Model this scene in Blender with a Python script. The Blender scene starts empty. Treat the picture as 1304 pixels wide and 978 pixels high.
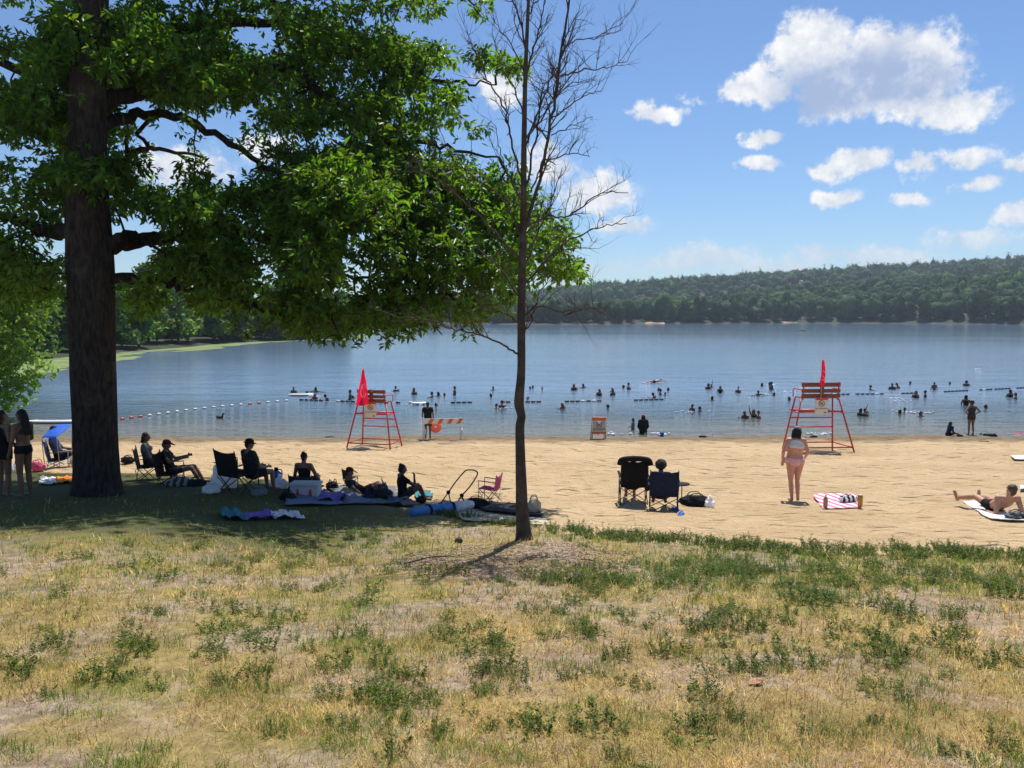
import bpy, bmesh, math, random
import numpy as np
from mathutils import Vector, Matrix

random.seed(7)
RNG = np.random.default_rng(7)
SC = bpy.context.scene
COL = SC.collection
R = math.radians

# ------------------------------------------------------------------ camera
CAM_Z, FPX, PITCH = 5.6, 1000.0, R(4.97)
cd = bpy.data.cameras.new('camera'); cam = bpy.data.objects.new('camera', cd); COL.objects.link(cam)
cam.location = (0, 0, CAM_Z); cam.rotation_euler = (math.pi/2 - PITCH, 0, 0)
cd.sensor_width = 36; cd.lens = FPX/1304*36; cd.clip_start = .05; cd.clip_end = 6000
SC.camera = cam
SC.view_settings.view_transform = 'Standard'; SC.view_settings.look = 'None'
SC.view_settings.gamma = 1; SC.view_settings.exposure = 0.3
SC.view_settings.use_curve_mapping = False
SC.render.resolution_x = 1024; SC.render.resolution_y = 768
SC.cycles.use_denoising = True
SC.cycles.max_bounces = 7; SC.cycles.transparent_max_bounces = 8
SC.cycles.volume_bounces = 0

# ------------------------------------------------------------------ sky and sun
SUN_EL, SUN_AZ = R(64), R(17)            # azimuth to the right of the viewing direction
w = bpy.data.worlds.new('World'); SC.world = w; w.use_nodes = True
SKY_STRENGTH = 0.086

class NT:
    """tiny helper to write node graphs"""
    def __init__(s, tree): s.t = tree; s.n = tree.nodes; s.l = tree.links
    def add(s, typ, **kw):
        nd = s.n.new(typ)
        for k, v in kw.items(): setattr(nd, k, v)
        return nd
    def put(s, sock, v):
        if v is None: return
        if isinstance(v, bpy.types.NodeSocket): s.l.new(v, sock)
        else: sock.default_value = v
    def m(s, op, a, b=None, c=None, clamp=False):
        nd = s.add('ShaderNodeMath', operation=op, use_clamp=clamp)
        s.put(nd.inputs[0], a); s.put(nd.inputs[1], b); s.put(nd.inputs[2], c)
        return nd.outputs[0]
    def vm(s, op, a, b=None, scale=None):
        nd = s.add('ShaderNodeVectorMath', operation=op)
        s.put(nd.inputs[0], a); s.put(nd.inputs[1], b)
        if scale is not None: s.put(nd.inputs[3], scale)
        return nd.outputs[1] if op in ('LENGTH', 'DISTANCE', 'DOT_PRODUCT') else nd.outputs[0]
    def noise(s, vec, scale, detail=4, rough=.55, dist=0, dim='3D'):
        nd = s.add('ShaderNodeTexNoise', noise_dimensions=dim)
        s.put(nd.inputs['Vector'], vec); s.put(nd.inputs['Scale'], scale)
        s.put(nd.inputs['Detail'], detail); s.put(nd.inputs['Roughness'], rough); s.put(nd.inputs['Distortion'], dist)
        return nd.outputs['Fac']
    def sstep(s, v, a, b, lo=0., hi=1.):
        nd = s.add('ShaderNodeMapRange', interpolation_type='SMOOTHSTEP')
        s.put(nd.inputs['Value'], v); s.put(nd.inputs['From Min'], a); s.put(nd.inputs['From Max'], b)
        s.put(nd.inputs['To Min'], lo); s.put(nd.inputs['To Max'], hi)
        return nd.outputs[0]
    def mix(s, f, a, b):
        nd = s.add('ShaderNodeMix', data_type='RGBA')
        s.put(nd.inputs[0], f)
        for k, v in ((6, a), (7, b)):
            s.put(nd.inputs[k], v if isinstance(v, bpy.types.NodeSocket) else (*v[:3], 1))
        return nd.outputs[2]
    def xyz(s, v):
        nd = s.add('ShaderNodeSeparateXYZ'); s.put(nd.inputs[0], v); return nd.outputs
    def comb(s, x, y, z):
        nd = s.add('ShaderNodeCombineXYZ')
        for k, v in enumerate((x, y, z)): s.put(nd.inputs[k], v)
        return nd.outputs[0]

def pix_dir(u, v):
    a, b = (u-652)/FPX, (489-v)/FPX
    d = Vector((a, math.cos(PITCH)+b*math.sin(PITCH), -math.sin(PITCH)+b*math.cos(PITCH)))
    return d.normalized()

def build_world():
    t = w.node_tree; t.nodes.clear(); N = NT(t)
    out = N.add('ShaderNodeOutputWorld'); bg = N.add('ShaderNodeBackground')
    bg.inputs['Strength'].default_value = SKY_STRENGTH
    sky = N.add('ShaderNodeTexSky', sky_type='NISHITA', sun_disc=False)
    sky.sun_elevation = SUN_EL; sky.sun_rotation = SUN_AZ
    sky.altitude = 0; sky.air_density = 1.0; sky.dust_density = .2; sky.ozone_density = 3.0
    tc = N.add('ShaderNodeTexCoord'); d = N.vm('NORMALIZE', tc.outputs['Generated'])
    x, y, z = N.xyz(d)
    nz = N.add('ShaderNodeTexNoise'); N.put(nz.inputs['Vector'], d); nz.inputs['Scale'].default_value = 11; nz.inputs['Detail'].default_value = 5; nz.inputs['Roughness'].default_value = .6
    dw = N.vm('ADD', d, N.vm('MULTIPLY', N.vm('SUBTRACT', nz.outputs['Color'], (.5, .5, .5)), (.085, .085, .055)))
    xw, yw, zw = N.xyz(N.vm('NORMALIZE', dw))
    az = N.m('ARCTAN2', xw, yw); el = N.m('ARCSINE', zw)
    # wisps and lumps that push the outlines of every cloud about
    n_big = N.noise(d, 7, 3, .5)
    n_mid = N.noise(d, 22, 8, .62)
    n_fin = N.noise(d, 70, 6, .65)
    lump = N.m('ADD', N.m('MULTIPLY', N.m('SUBTRACT', n_mid, .5), 2.5),
               N.m('MULTIPLY', N.m('SUBTRACT', n_fin, .5), 1.3))
    def cloud(u, v, ru, rv, wgt=1.0, tilt=0.):
        p = pix_dir(u, v); a0 = math.atan2(p.x, p.y); e0 = math.asin(p.z)
        if v > 140 or u < 900: ru, rv = ru*.86, rv*.78
        ra, re = ru/FPX*math.cos(a0)**1, rv/FPX*math.cos(a0)
        da = N.m('SUBTRACT', az, a0); de = N.m('SUBTRACT', el, e0)
        if tilt: de = N.m('MULTIPLY_ADD', da, tilt, de)
        qa = N.m('DIVIDE', da, ra); qe = N.m('DIVIDE', de, re)
        r2 = N.m('ADD', N.m('MULTIPLY', qa, qa), N.m('MULTIPLY', qe, qe))
        return N.m('MULTIPLY', N.m('SUBTRACT', 1.0, N.m('SQRT', r2)), wgt), qe
    spec = [  # the large heap
            (1033, 68, 62, 50, 1.25), (1150, 88, 85, 58, 1.25), (1085, 108, 105, 40, 1.2), (960, 112, 60, 22, .9), (1205, 138, 62, 28, 1.0), (1130, 120, 90, 30, 1.0),
            (845, 147, 46, 18, .95), (978, 172, 28, 20, .9), (976, 210, 32, 14, .85), (1085, 203, 58, 24, .9), (1165, 212, 40, 20, .8),
            (1066, 247, 36, 18, .85), (1160, 248, 36, 13, .7), (1235, 200, 52, 22, .7), (1255, 228, 40, 12, .65), (1300, 212, 40, 18, .7),
            (1300, 272, 46, 22, .8), (760, 245, 75, 38, .95), (800, 285, 50, 22, .85), (700, 215, 50, 30, .8), (640, 110, 48, 28, .8), (690, 190, 30, 22, .7),
            (230, 215, 90, 40, .8), (330, 190, 50, 30, .7), (880, 330, 85, 20, .7), (980, 338, 90, 18, .6), (1090, 325, 110, 20, .7), (1240, 300, 80, 20, .55), (760, 345, 90, 20, .5)]
    best = None
    for s_ in spec:
        f, _ = cloud(*s_)
        best = f if best is None else N.m('MAXIMUM', best, f)
    # scattered fair-weather clouds over the rest of the sky, outside the part described above
    n_all = N.noise(N.comb(N.m('MULTIPLY', x, 1.), y, N.m('MULTIPLY', z, 1.9)), 4.3, 4, .55)
    scat = N.m('MULTIPLY', N.m('SUBTRACT', n_all, .60), 5.0)
    out_of = N.sstep(N.m('ABSOLUTE', az), .62, .8)
    up_of = N.sstep(el, .40, .5)
    scat = N.m('SUBTRACT', N.m('MULTIPLY', N.m('ADD', scat, 1.0), N.m('MAXIMUM', out_of, up_of)), 1.0)
    best = N.m('MAXIMUM', best, scat)
    best = N.m('MAXIMUM', best, -1.2)
    dens = N.m('ADD', best, N.m('MULTIPLY', lump, .62))
    a = N.sstep(dens, -.03, .46)
    a = N.m('MULTIPLY', a, N.sstep(el, -.01, .03))
    # thick middles turn blue grey, edges stay white
    core = N.sstep(N.m('ADD', best, N.m('MULTIPLY', N.m('SUBTRACT', n_big, .5), .9)), -.2, .30)
    pb = pix_dir(1100, 106); e_big = math.asin(pb.z)
    low = N.sstep(N.m('SUBTRACT', el, e_big), .042, .014)
    a_big = math.atan2(pb.x, pb.y); low = N.m('MULTIPLY', low, N.m('MULTIPLY', N.sstep(N.m('ABSOLUTE', N.m('SUBTRACT', az, a_big)), .125, .06), N.sstep(N.m('SUBTRACT', el, e_big), -.040, -.018)))
    low = N.m('MAXIMUM', low, N.m('MULTIPLY', N.m('MAXIMUM', out_of, up_of), .35))
    relief = N.sstep(N.m('ADD', n_mid, N.m('MULTIPLY', n_fin, .5)), .55, 1.0)
    white = N.mix(relief, (6.3, 6.8, 7.8), (10., 9.9, 9.7))
    grey = (3.7, 4.7, 6.9)
    cc = N.mix(N.m('MULTIPLY', N.m('MULTIPLY', core, low), N.sstep(N.m('ADD', n_mid, N.m('MULTIPLY', N.m('SUBTRACT', n_fin, .5), .5)), .46, .80, 1.0, .55)), white, grey)
    # clouds near the horizon are dimmed by the air in front of them
    cc = N.mix(N.sstep(el, .12, .02), cc, (5.9, 6.7, 7.6))
    a = N.m('MULTIPLY', a, N.sstep(el, .0, .16, .5, .97))
    tint = N.add('ShaderNodeMix', data_type='RGBA', blend_type='MULTIPLY'); tint.inputs[0].default_value = 1.
    N.l.new(sky.outputs[0], tint.inputs[6]); tint.inputs[7].default_value = (.80, .95, 1.13, 1)
    col = N.mix(a, tint.outputs[2], cc)
    N.l.new(col, bg.inputs['Color']); N.l.new(bg.outputs[0], out.inputs['Surface'])
build_world()

sl = bpy.data.lights.new('sun', 'SUN'); sl.energy = 4.7; sl.angle = R(.53); sl.color = (1, .955, .88)
sun = bpy.data.objects.new('sun', sl); COL.objects.link(sun)
sd = Vector((math.cos(SUN_EL)*math.sin(SUN_AZ), math.cos(SUN_EL)*math.cos(SUN_AZ), math.sin(SUN_EL)))
sun.rotation_euler = sd.to_track_quat('Z', 'Y').to_euler(); sun.location = (20, 10, 60)

# ------------------------------------------------------------------ helpers: numbers
def sm(a, b, x):
    t = np.clip((x-a)/(b-a), 0, 1); return t*t*(3-2*t)
def hash2(i, j, seed):
    h = (i*374761393 + j*668265263 + seed*974634777) & 0xffffffff
    h = ((h ^ (h >> 13)) * 1274126177) & 0xffffffff
    return ((h ^ (h >> 16)) & 0xffffff)/float(0xffffff)
def vnoise(x, y, seed=0):
    x = np.asarray(x, float); y = np.asarray(y, float)
    i = np.floor(x).astype(np.int64); j = np.floor(y).astype(np.int64)
    fx, fy = x-i, y-j; fx = fx*fx*(3-2*fx); fy = fy*fy*(3-2*fy)
    a, b = hash2(i, j, seed), hash2(i+1, j, seed); c, d = hash2(i, j+1, seed), hash2(i+1, j+1, seed)
    return (a*(1-fx)+b*fx)*(1-fy) + (c*(1-fx)+d*fx)*fy
def fbm(x, y, seed=0, oct=4, gain=.5):
    s = 0; a = 1; tot = 0
    for k in range(oct):
        s = s + a*vnoise(np.asarray(x)*2**k+17.3*k, np.asarray(y)*2**k-9.1*k, seed+k); tot += a; a *= gain
    return s/tot

_ty = np.arange(-60, 140, .1)
_tz = np.interp(_ty, [-60, -30, 0, 5, 12, 17, 28, 36.4, 60, 140], [9, 7.2, 4.0, 3.25, 2.1, 1.5, .66, 0, -1.6, -3])
_k = np.exp(-.5*(np.arange(-40, 41)*.1/1.2)**2); _k /= _k.sum()
_tz = np.convolve(np.pad(_tz, 40, mode='edge'), _k, 'valid')
def terrain(x, y):
    x = np.asarray(x, float); y = np.asarray(y, float)
    z = np.interp(y, _ty, _tz)
    z = z + .35*sm(-2, -6, x)*sm(6, 12, y)*sm(30, 22, y)
    z = z + .05*(fbm(x*.25, y*.25, 3, 2)-.5)*sm(40, 30, y)
    z = z + .14*(fbm(x*.16+5, y*.1, 8, 3)-.5)*sm(22, 30, y)
    return z
def at_ground(u, v, dz=0.):
    d = pix_dir(u, v); ys = np.linspace(1, 60, 6000)
    t = ys/d.y; zz = CAM_Z+d.z*t; g = terrain(d.x*t, ys)+dz
    k = int(np.argmax(zz <= g)); t0 = ys[k]/d.y
    return Vector((d.x*t0, ys[k], float(g[k])))
def at_water(u, v):
    d = pix_dir(u, v); t = -CAM_Z/d.z
    return Vector((d.x*t, d.y*t, 0))
def at_depth(u, v, D):
    d = pix_dir(u, v); t = D/d.y
    return Vector((d.x*t, D, CAM_Z+d.z*t))
def gz(x, y): return float(terrain(x, y))

# ------------------------------------------------------------------ helpers: materials
MATS = {}
def mat(name, col, rough=.7, var=0., vscale=8., bump=0., bscale=30., metal=0., trans=0., spec=.5, island=0.):
    """plain procedural material: colour with noise variation and relief"""
    if name in MATS: return MATS[name]
    m = bpy.data.materials.new(name); m.use_nodes = True; MATS[name] = m
    N = NT(m.node_tree); bs = N.n['Principled BSDF']; outn = N.n['Material Output']
    tc = N.add('ShaderNodeTexCoord').outputs['Object']
    c = (*col, 1); csock = None
    if var:
        n = N.noise(tc, vscale, 5, .6)
        csock = N.mix(N.sstep(n, .25, .75), tuple(max(0, k*(1-var)) for k in col), tuple(min(1, k*(1+var)) for k in col))
    if island:
        ri = N.add('ShaderNodeNewGeometry').outputs['Random Per Island']
        base = csock if csock else N.mix(0., col, col)
        hs = N.add('ShaderNodeHueSaturation')
        N.put(hs.inputs['Value'], N.m('MULTIPLY_ADD', ri, island*2, 1-island)); N.put(hs.inputs['Hue'], N.m('MULTIPLY_ADD', ri, .04, .48)); N.put(hs.inputs['Color'], base)
        csock = hs.outputs[0]
    if csock: N.l.new(csock, bs.inputs['Base Color'])
    else: bs.inputs['Base Color'].default_value = c
    bs.inputs['Roughness'].default_value = rough; bs.inputs['Metallic'].default_value = metal
    bs.inputs['Specular IOR Level'].default_value = spec
    if bump:
        b = N.add('ShaderNodeBump'); b.inputs['Strength'].default_value = bump; b.inputs['Distance'].default_value = .02
        N.put(b.inputs['Height'], N.noise(tc, bscale, 5, .65)); N.l.new(b.outputs[0], bs.inputs['Normal'])
    if trans:
        tr = N.add('ShaderNodeBsdfTranslucent')
        hs = N.add('ShaderNodeHueSaturation'); hs.inputs['Value'].default_value = 2.2; hs.inputs['Saturation'].default_value = 1.15; hs.inputs['Hue'].default_value = .485
        if csock: N.l.new(csock, hs.inputs['Color'])
        else: hs.inputs['Color'].default_value = c
        N.l.new(hs.outputs[0], tr.inputs['Color'])
        mx = N.add('ShaderNodeMixShader'); mx.inputs[0].default_value = trans
        N.l.new(bs.outputs[0], mx.inputs[1]); N.l.new(tr.outputs[0], mx.inputs[2]); N.l.new(mx.outputs[0], outn.inputs['Surface'])
    return m

# ------------------------------------------------------------------ helpers: objects
def link(o, parent=None):
    COL.objects.link(o)
    if parent is not None: o.parent = parent
    return o
def tag(o, label=None, cat=None, group=None, kind=None):
    if label: o['label'] = label
    if cat: o['category'] = cat
    if group: o['group'] = group
    if kind: o['kind'] = kind
    return o
def mesh_np(name, V, F, m, parent=None, smooth=False):
    """V (n,3); F array (k,3) or (k,4) or list of such arrays"""
    me = bpy.data.meshes.new(name); V = np.asarray(V, np.float32)
    Fs = F if isinstance(F, list) else [F]
    Fs = [np.asarray(f, np.int32) for f in Fs if len(f)]
    loops = np.concatenate([f.ravel() for f in Fs]); tot = np.concatenate([np.full(len(f), f.shape[1], np.int32) for f in Fs])
    me.vertices.add(len(V)); me.vertices.foreach_set('co', V.ravel())
    me.loops.add(len(loops)); me.loops.foreach_set('vertex_index', loops)
    me.polygons.add(len(tot)); st = np.concatenate([[0], np.cumsum(tot)[:-1]]).astype(np.int32)
    me.polygons.foreach_set('loop_start', st); me.polygons.foreach_set('loop_total', tot)
    if smooth: me.polygons.foreach_set('use_smooth', np.ones(len(tot), bool))
    me.update(calc_edges=True)
    if m is not None: me.materials.append(m)
    return link(bpy.data.objects.new(name, me), parent)
def thing(name, label, cat, loc=(0, 0, 0), rz=0., group=None, s=1.):
    o = bpy.data.objects.new(name, None); COL.objects.link(o); o.empty_display_size = .2
    o.location = loc; o.rotation_euler = (0, 0, rz); o.scale = (s, s, s)
    return tag(o, label, cat, group)

class MB:
    """collects shapes, then builds ONE mesh object"""
    def __init__(s): s.v = []; s.f3 = []; s.f4 = []; s.n = 0
    def _add(s, V, F3=(), F4=()):
        s.v.append(np.asarray(V, float))
        if len(F3): s.f3.append(np.asarray(F3, int)+s.n)
        if len(F4): s.f4.append(np.asarray(F4, int)+s.n)
        s.n += len(V); return s
    def box(s, c, sz, rot=None, bev=0.):
        sx, sy, sz_ = [k/2 for k in sz]
        if bev:
            bm = bmesh.new(); bmesh.ops.create_cube(bm, size=1)
            for vv in bm.verts: vv.co = Vector((vv.co.x*sz[0], vv.co.y*sz[1], vv.co.z*sz[2]))
            bmesh.ops.bevel(bm, geom=bm.edges[:], offset=bev, segments=2, affect='EDGES', profile=.6)
            return s.bm(bm, c, rot)
        P = np.array([(a, b, d) for a in (-sx, sx) for b in (-sy, sy) for d in (-sz_, sz_)])
        if rot is not None: P = P @ np.array(rot.to_3x3()).T
        return s._add(P+np.array(c), F4=[(0, 1, 3, 2), (4, 6, 7, 5), (0, 4, 5, 1), (2, 3, 7, 6), (0, 2, 6, 4), (1, 5, 7, 3)])
    def bm(s, bm, c=(0, 0, 0), rot=None):
        bmesh.ops.triangulate(bm, faces=[f for f in bm.faces if len(f.verts) > 4]); bm.verts.ensure_lookup_table(); bm.verts.index_update()
        P = np.array([v.co[:] for v in bm.verts])
        if rot is not None: P = P @ np.array(rot.to_3x3()).T
        f3 = [[v.index for v in f.verts] for f in bm.faces if len(f.verts) == 3]; f4 = [[v.index for v in f.verts] for f in bm.faces if len(f.verts) == 4]
        bm.free(); return s._add(P+np.array(c), f3, f4)
    def tube(s, pts, rad, k=8, caps=True):
        pts = np.asarray([tuple(p) for p in pts], float); n = len(pts)
        rad = np.full(n, rad) if np.isscalar(rad) else np.asarray(rad, float)
        tg = np.gradient(pts, axis=0); tg /= np.linalg.norm(tg, axis=1)[:, None]+1e-9
        ref = np.array([0, 0, 1.]) if abs(tg[0][2]) < .9 else np.array([1., 0, 0])
        a = np.cross(tg[0], ref); a /= np.linalg.norm(a); V = []
        for i in range(n):
            a = a - tg[i]*np.dot(a, tg[i]); a /= np.linalg.norm(a)+1e-9; b = np.cross(tg[i], a)
            th = np.arange(k)*2*math.pi/k
            V.append(pts[i]+rad[i]*(np.cos(th)[:, None]*a+np.sin(th)[:, None]*b))
        V = np.concatenate(V); F = []
        for i in range(n-1):
            for j in range(k):
                j2 = (j+1) % k; F.append((i*k+j, i*k+j2, (i+1)*k+j2, (i+1)*k+j))
        F3 = []
        if caps:
            V = np.vstack([V, pts[0], pts[-1]])
            for j in range(k):
                j2 = (j+1) % k; F3 += [(n*k, j2, j), (n*k+1, (n-1)*k+j, (n-1)*k+j2)]
        return s._add(V, F3, F)
    def ball(s, c, r, sub=2, rot=None, lump=0., seed=0):
        bm = bmesh.new(); bmesh.ops.create_icosphere(bm, subdivisions=sub, radius=1)
        rr = (r, r, r) if np.isscalar(r) else r; rg = random.Random(seed); ph = [rg.uniform(0, 6) for _ in range(6)]
        for v in bm.verts:
            p = v.co.copy(); q = 1.
            if lump: q += lump*(math.sin(3*p.x+ph[0])*math.sin(4*p.y+ph[1])+.6*math.sin(7*p.z+ph[2])*math.sin(6*p.x+ph[3])+.4*math.sin(11*p.y+ph[4])*math.sin(9*p.z+ph[5]))
            v.co = Vector((p.x*rr[0]*q, p.y*rr[1]*q, p.z*rr[2]*q))
        return s.bm(bm, c, rot)
    def sheet(s, fn, nu, nv, th=0.):
        """fn(u,v)->(x,y,z), u,v in 0..1; th gives it a thickness downwards"""
        P = np.array([fn(i/nu, j/nv) for j in range(nv+1) for i in range(nu+1)], float); W = nu+1
        F = [(j*W+i, j*W+i+1, (j+1)*W+i+1, (j+1)*W+i) for j in range(nv) for i in range(nu)]
        if th:
            n0 = len(P); P = np.vstack([P, P-np.array([0, 0, th])])
            F2 = [(d+n0, c+n0, b+n0, a+n0) for a, b, c, d in F]
            ring = [i for i in range(nu+1)]+[j*W+nu for j in range(1, nv+1)]+[nv*W+i for i in range(nu-1, -1, -1)]+[j*W for j in range(nv-1, 0, -1)]
            F3 = [(ring[k], ring[k]+n0, ring[(k+1) % len(ring)]+n0, ring[(k+1) % len(ring)]) for k in range(len(ring))]
            F = F+F2+F3
        return s._add(P, F4=F)
    def build(s, name, m, parent=None, smooth=False):
        V = np.concatenate(s.v); F = []
        if s.f3: F.append(np.concatenate(s.f3))
        if s.f4: F.append(np.concatenate(s.f4))
        return mesh_np(name, V, F, m, parent, smooth)
def catmull(pts, n=6):
    P = [np.array(tuple(p), float) for p in pts]; P = [2*P[0]-P[1]]+P+[2*P[-1]-P[-2]]; out = []
    for i in range(1, len(P)-2):
        for k in range(n):
            t = k/n; a, b, c, d = P[i-1:i+3]
            out.append(.5*((2*b)+(c-a)*t+(2*a-5*b+4*c-d)*t*t+(3*b-a-3*c+d)*t**3))
    out.append(P[-2]); return np.array(out)
def leaves(B, D, Nn, L, W, fold=.25):
    """one folded two-triangle leaf per row"""
    B, D, Nn = (np.asarray(k, float) for k in (B, D, Nn)); n = len(B)
    D = D/(np.linalg.norm(D, axis=1)[:, None]+1e-9); S = np.cross(D, Nn); S /= np.linalg.norm(S, axis=1)[:, None]+1e-9; U = np.cross(S, D)
    L = np.broadcast_to(L, n)[:, None]; W = np.broadcast_to(W, n)[:, None]
    v0 = B; v2 = B+D*L-U*L*.12; mid = B+D*L*.5; v1 = mid+S*W*.5+U*W*fold; v3 = mid-S*W*.5+U*W*fold
    V = np.stack([v0, v1, v2, v3], 1).reshape(-1, 3); i = np.arange(n)*4
    return V, np.concatenate([np.stack([i, i+1, i+2], 1), np.stack([i, i+2, i+3], 1)])
def rand_dirs(n):
    v = RNG.normal(size=(n, 3)); return v/np.linalg.norm(v, axis=1)[:, None]
# ================================================================== the setting
def sand_mat():
    m = bpy.data.materials.new('sand'); m.use_nodes = True; N = NT(m.node_tree); bs = N.n['Principled BSDF']
    p = N.add('ShaderNodeNewGeometry').outputs['Position']; x, y, z = N.xyz(p)
    st = N.comb(N.m('MULTIPLY', x, .55), y, 0)
    n1 = N.noise(st, .5, 4, .6); n2 = N.noise(p, 3.2, 5, .65); n3 = N.noise(p, 60, 3, .7); n4 = N.noise(st, 2.2, 6, .7)
    c = N.mix(N.sstep(n1, .3, .7), (.53, .375, .205), (.64, .465, .27))
    c = N.mix(N.m('MULTIPLY', N.sstep(n2, .55, .75), .45), c, (.42, .285, .16))
    c = N.mix(N.m('MULTIPLY', N.sstep(n4, .56, .68), .6), c, (.30, .19, .10)); c = N.mix(N.m('MULTIPLY', N.sstep(N.noise(st, 7, 4, .7), .62, .70), .55), c, (.22, .14, .08))  # dark flecks: debris, plus colour standing in for the faint shading of the relief
    c = N.mix(N.m('MULTIPLY', N.sstep(n3, .5, .8), .25), c, (.62, .48, .33))
    # damp sand and bits of weed along the water's edge
    wet = N.sstep(N.m('ADD', z, N.m('MULTIPLY', N.m('SUBTRACT', n2, .5), .12)), .40, .12)
    c = N.mix(N.m('MULTIPLY', wet, .85), c, (.22, .16, .095))
    weed = N.m('MULTIPLY', N.sstep(N.noise(N.comb(N.m('MULTIPLY', x, .8), N.m('MULTIPLY', y, 3.), 0), 1.6, 6, .7), .49, .58),
               N.m('MULTIPLY', N.sstep(z, .30, .16), N.sstep(z, -.01, .05)))
    c = N.mix(N.m('MULTIPLY', weed, .85), c, (.10, .085, .05))
    N.l.new(c, bs.inputs['Base Color']); bs.inputs['Roughness'].default_value = .9; bs.inputs['Specular IOR Level'].default_value = .15
    b = N.add('ShaderNodeBump'); b.inputs['Strength'].default_value = 1.; b.inputs['Distance'].default_value = .26
    v = N.add('ShaderNodeTexVoronoi', feature='SMOOTH_F1'); N.put(v.inputs['Vector'], st); v.inputs['Scale'].default_value = 2.9
    hgt = N.m('ADD', N.m('MULTIPLY', N.sstep(v.outputs['Distance'], .10, .36), .55), N.m('ADD', N.m('MULTIPLY', n2, .8), N.m('MULTIPLY', N.noise(p, 14, 4, .6), .35)))
    N.put(b.inputs['Height'], hgt); N.l.new(b.outputs[0], bs.inputs['Normal'])
    return m
def lawn_mat():
    m = bpy.data.materials.new('dry_lawn_soil'); m.use_nodes = True; N = NT(m.node_tree); bs = N.n['Principled BSDF']
    p = N.add('ShaderNodeNewGeometry').outputs['Position']; x, y, z = N.xyz(p)
    n1 = N.noise(p, .9, 4, .6); n2 = N.noise(p, 7, 6, .7); n3 = N.noise(p, 90, 3, .7)
    soil = N.mix(N.sstep(n2, .35, .65), (.21, .155, .11), (.40, .31, .235))
    straw = N.mix(N.sstep(n2, .3, .7), (.21, .155, .06), (.36, .275, .115))
    c = N.mix(N.sstep(n1, .42, .6), straw, soil)
    # thicker mown turf left along the sand, the tree's shade painted into its colour
    gr = N.m('MULTIPLY', N.sstep(x, -1.0, -3.5), N.sstep(N.m('ADD', y, N.m('MULTIPLY', n1, 2.5)), 9.8, 12.4))
    c = N.mix(N.m('MULTIPLY', gr, .9), c, (.06, .075, .025))
    c = N.mix(N.m('MULTIPLY', N.sstep(n3, .45, .8), .4), c, (.15, .11, .07))
    N.l.new(c, bs.inputs['Base Color']); bs.inputs['Roughness'].default_value = .95; bs.inputs['Specular IOR Level'].default_value = .1
    b = N.add('ShaderNodeBump'); b.inputs['Strength'].default_value = .9; b.inputs['Distance'].default_value = .02
    N.put(b.inputs['Height'], N.m('ADD', n2, N.m('MULTIPLY', n3, .4))); N.l.new(b.outputs[0], bs.inputs['Normal'])
    return m
def water_mat():
    m = bpy.data.materials.new('lake_water'); m.use_nodes = True; N = NT(m.node_tree); bs = N.n['Principled BSDF']
    p = N.add('ShaderNodeNewGeometry').outputs['Position']; x, y, z = N.xyz(p)
    edge = N.m('ADD', y, N.m('MULTIPLY', N.m('SUBTRACT', N.noise(p, .35, 4), .5), 3))
    deep = N.mix(N.sstep(N.noise(p, .02, 3), .35, .65), (.165, .25, .36), (.175, .265, .385))
    c = N.mix(N.sstep(edge, 37., 46.), (.15, .135, .09), (.06, .085, .09)); c = N.mix(N.sstep(edge, 42., 62.), c, deep)
    N.l.new(c, bs.inputs['Base Color']); bs.inputs['IOR'].default_value = 1.333
    bs.inputs['Roughness'].default_value = .07
    st = N.comb(N.m('MULTIPLY', x, .45), y, 0)
    h = N.m('ADD', N.m('MULTIPLY', N.noise(st, 1.35, 4, .6, .4), 1.0), N.m('MULTIPLY', N.noise(st, 4.6, 3, .6), .30))
    h = N.m('ADD', h, N.m('MULTIPLY', N.noise(st, .28, 3, .5), 1.6))
    gust = N.sstep(N.noise(N.comb(N.m('MULTIPLY', x, .3), y, 0), .022, 4, .6), .35, .7, .55, 1.15)
    b = N.add('ShaderNodeBump'); b.inputs['Distance'].default_value = .17
    N.put(b.inputs['Strength'], N.m('MULTIPLY', gust, N.sstep(y, 40., 260., .55, .14))); N.put(b.inputs['Height'], h); N.l.new(b.outputs[0], bs.inputs['Normal'])
    return m
SAND, LAWN, WATER = sand_mat(), lawn_mat(), water_mat()

EDGE_PX = [(-260, 606), (0, 602), (150, 600), (300, 607), (420, 622), (520, 648), (600, 662), (680, 673), (760, 685), (900, 695), (1100, 704), (1304, 707), (1600, 716)]
_e = [at_ground(u, v) for u, v in EDGE_PX]
EX = np.array([-46]+[p.x for p in _e]+[30]); EY = np.array([_e[0].y]+[p.y for p in _e]+[_e[-1].y])
def edge_y(x): return np.interp(x, EX, EY) + .22*(fbm(np.asarray(x)*1.3, 0*np.asarray(x), 21, 3)-.5)

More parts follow.
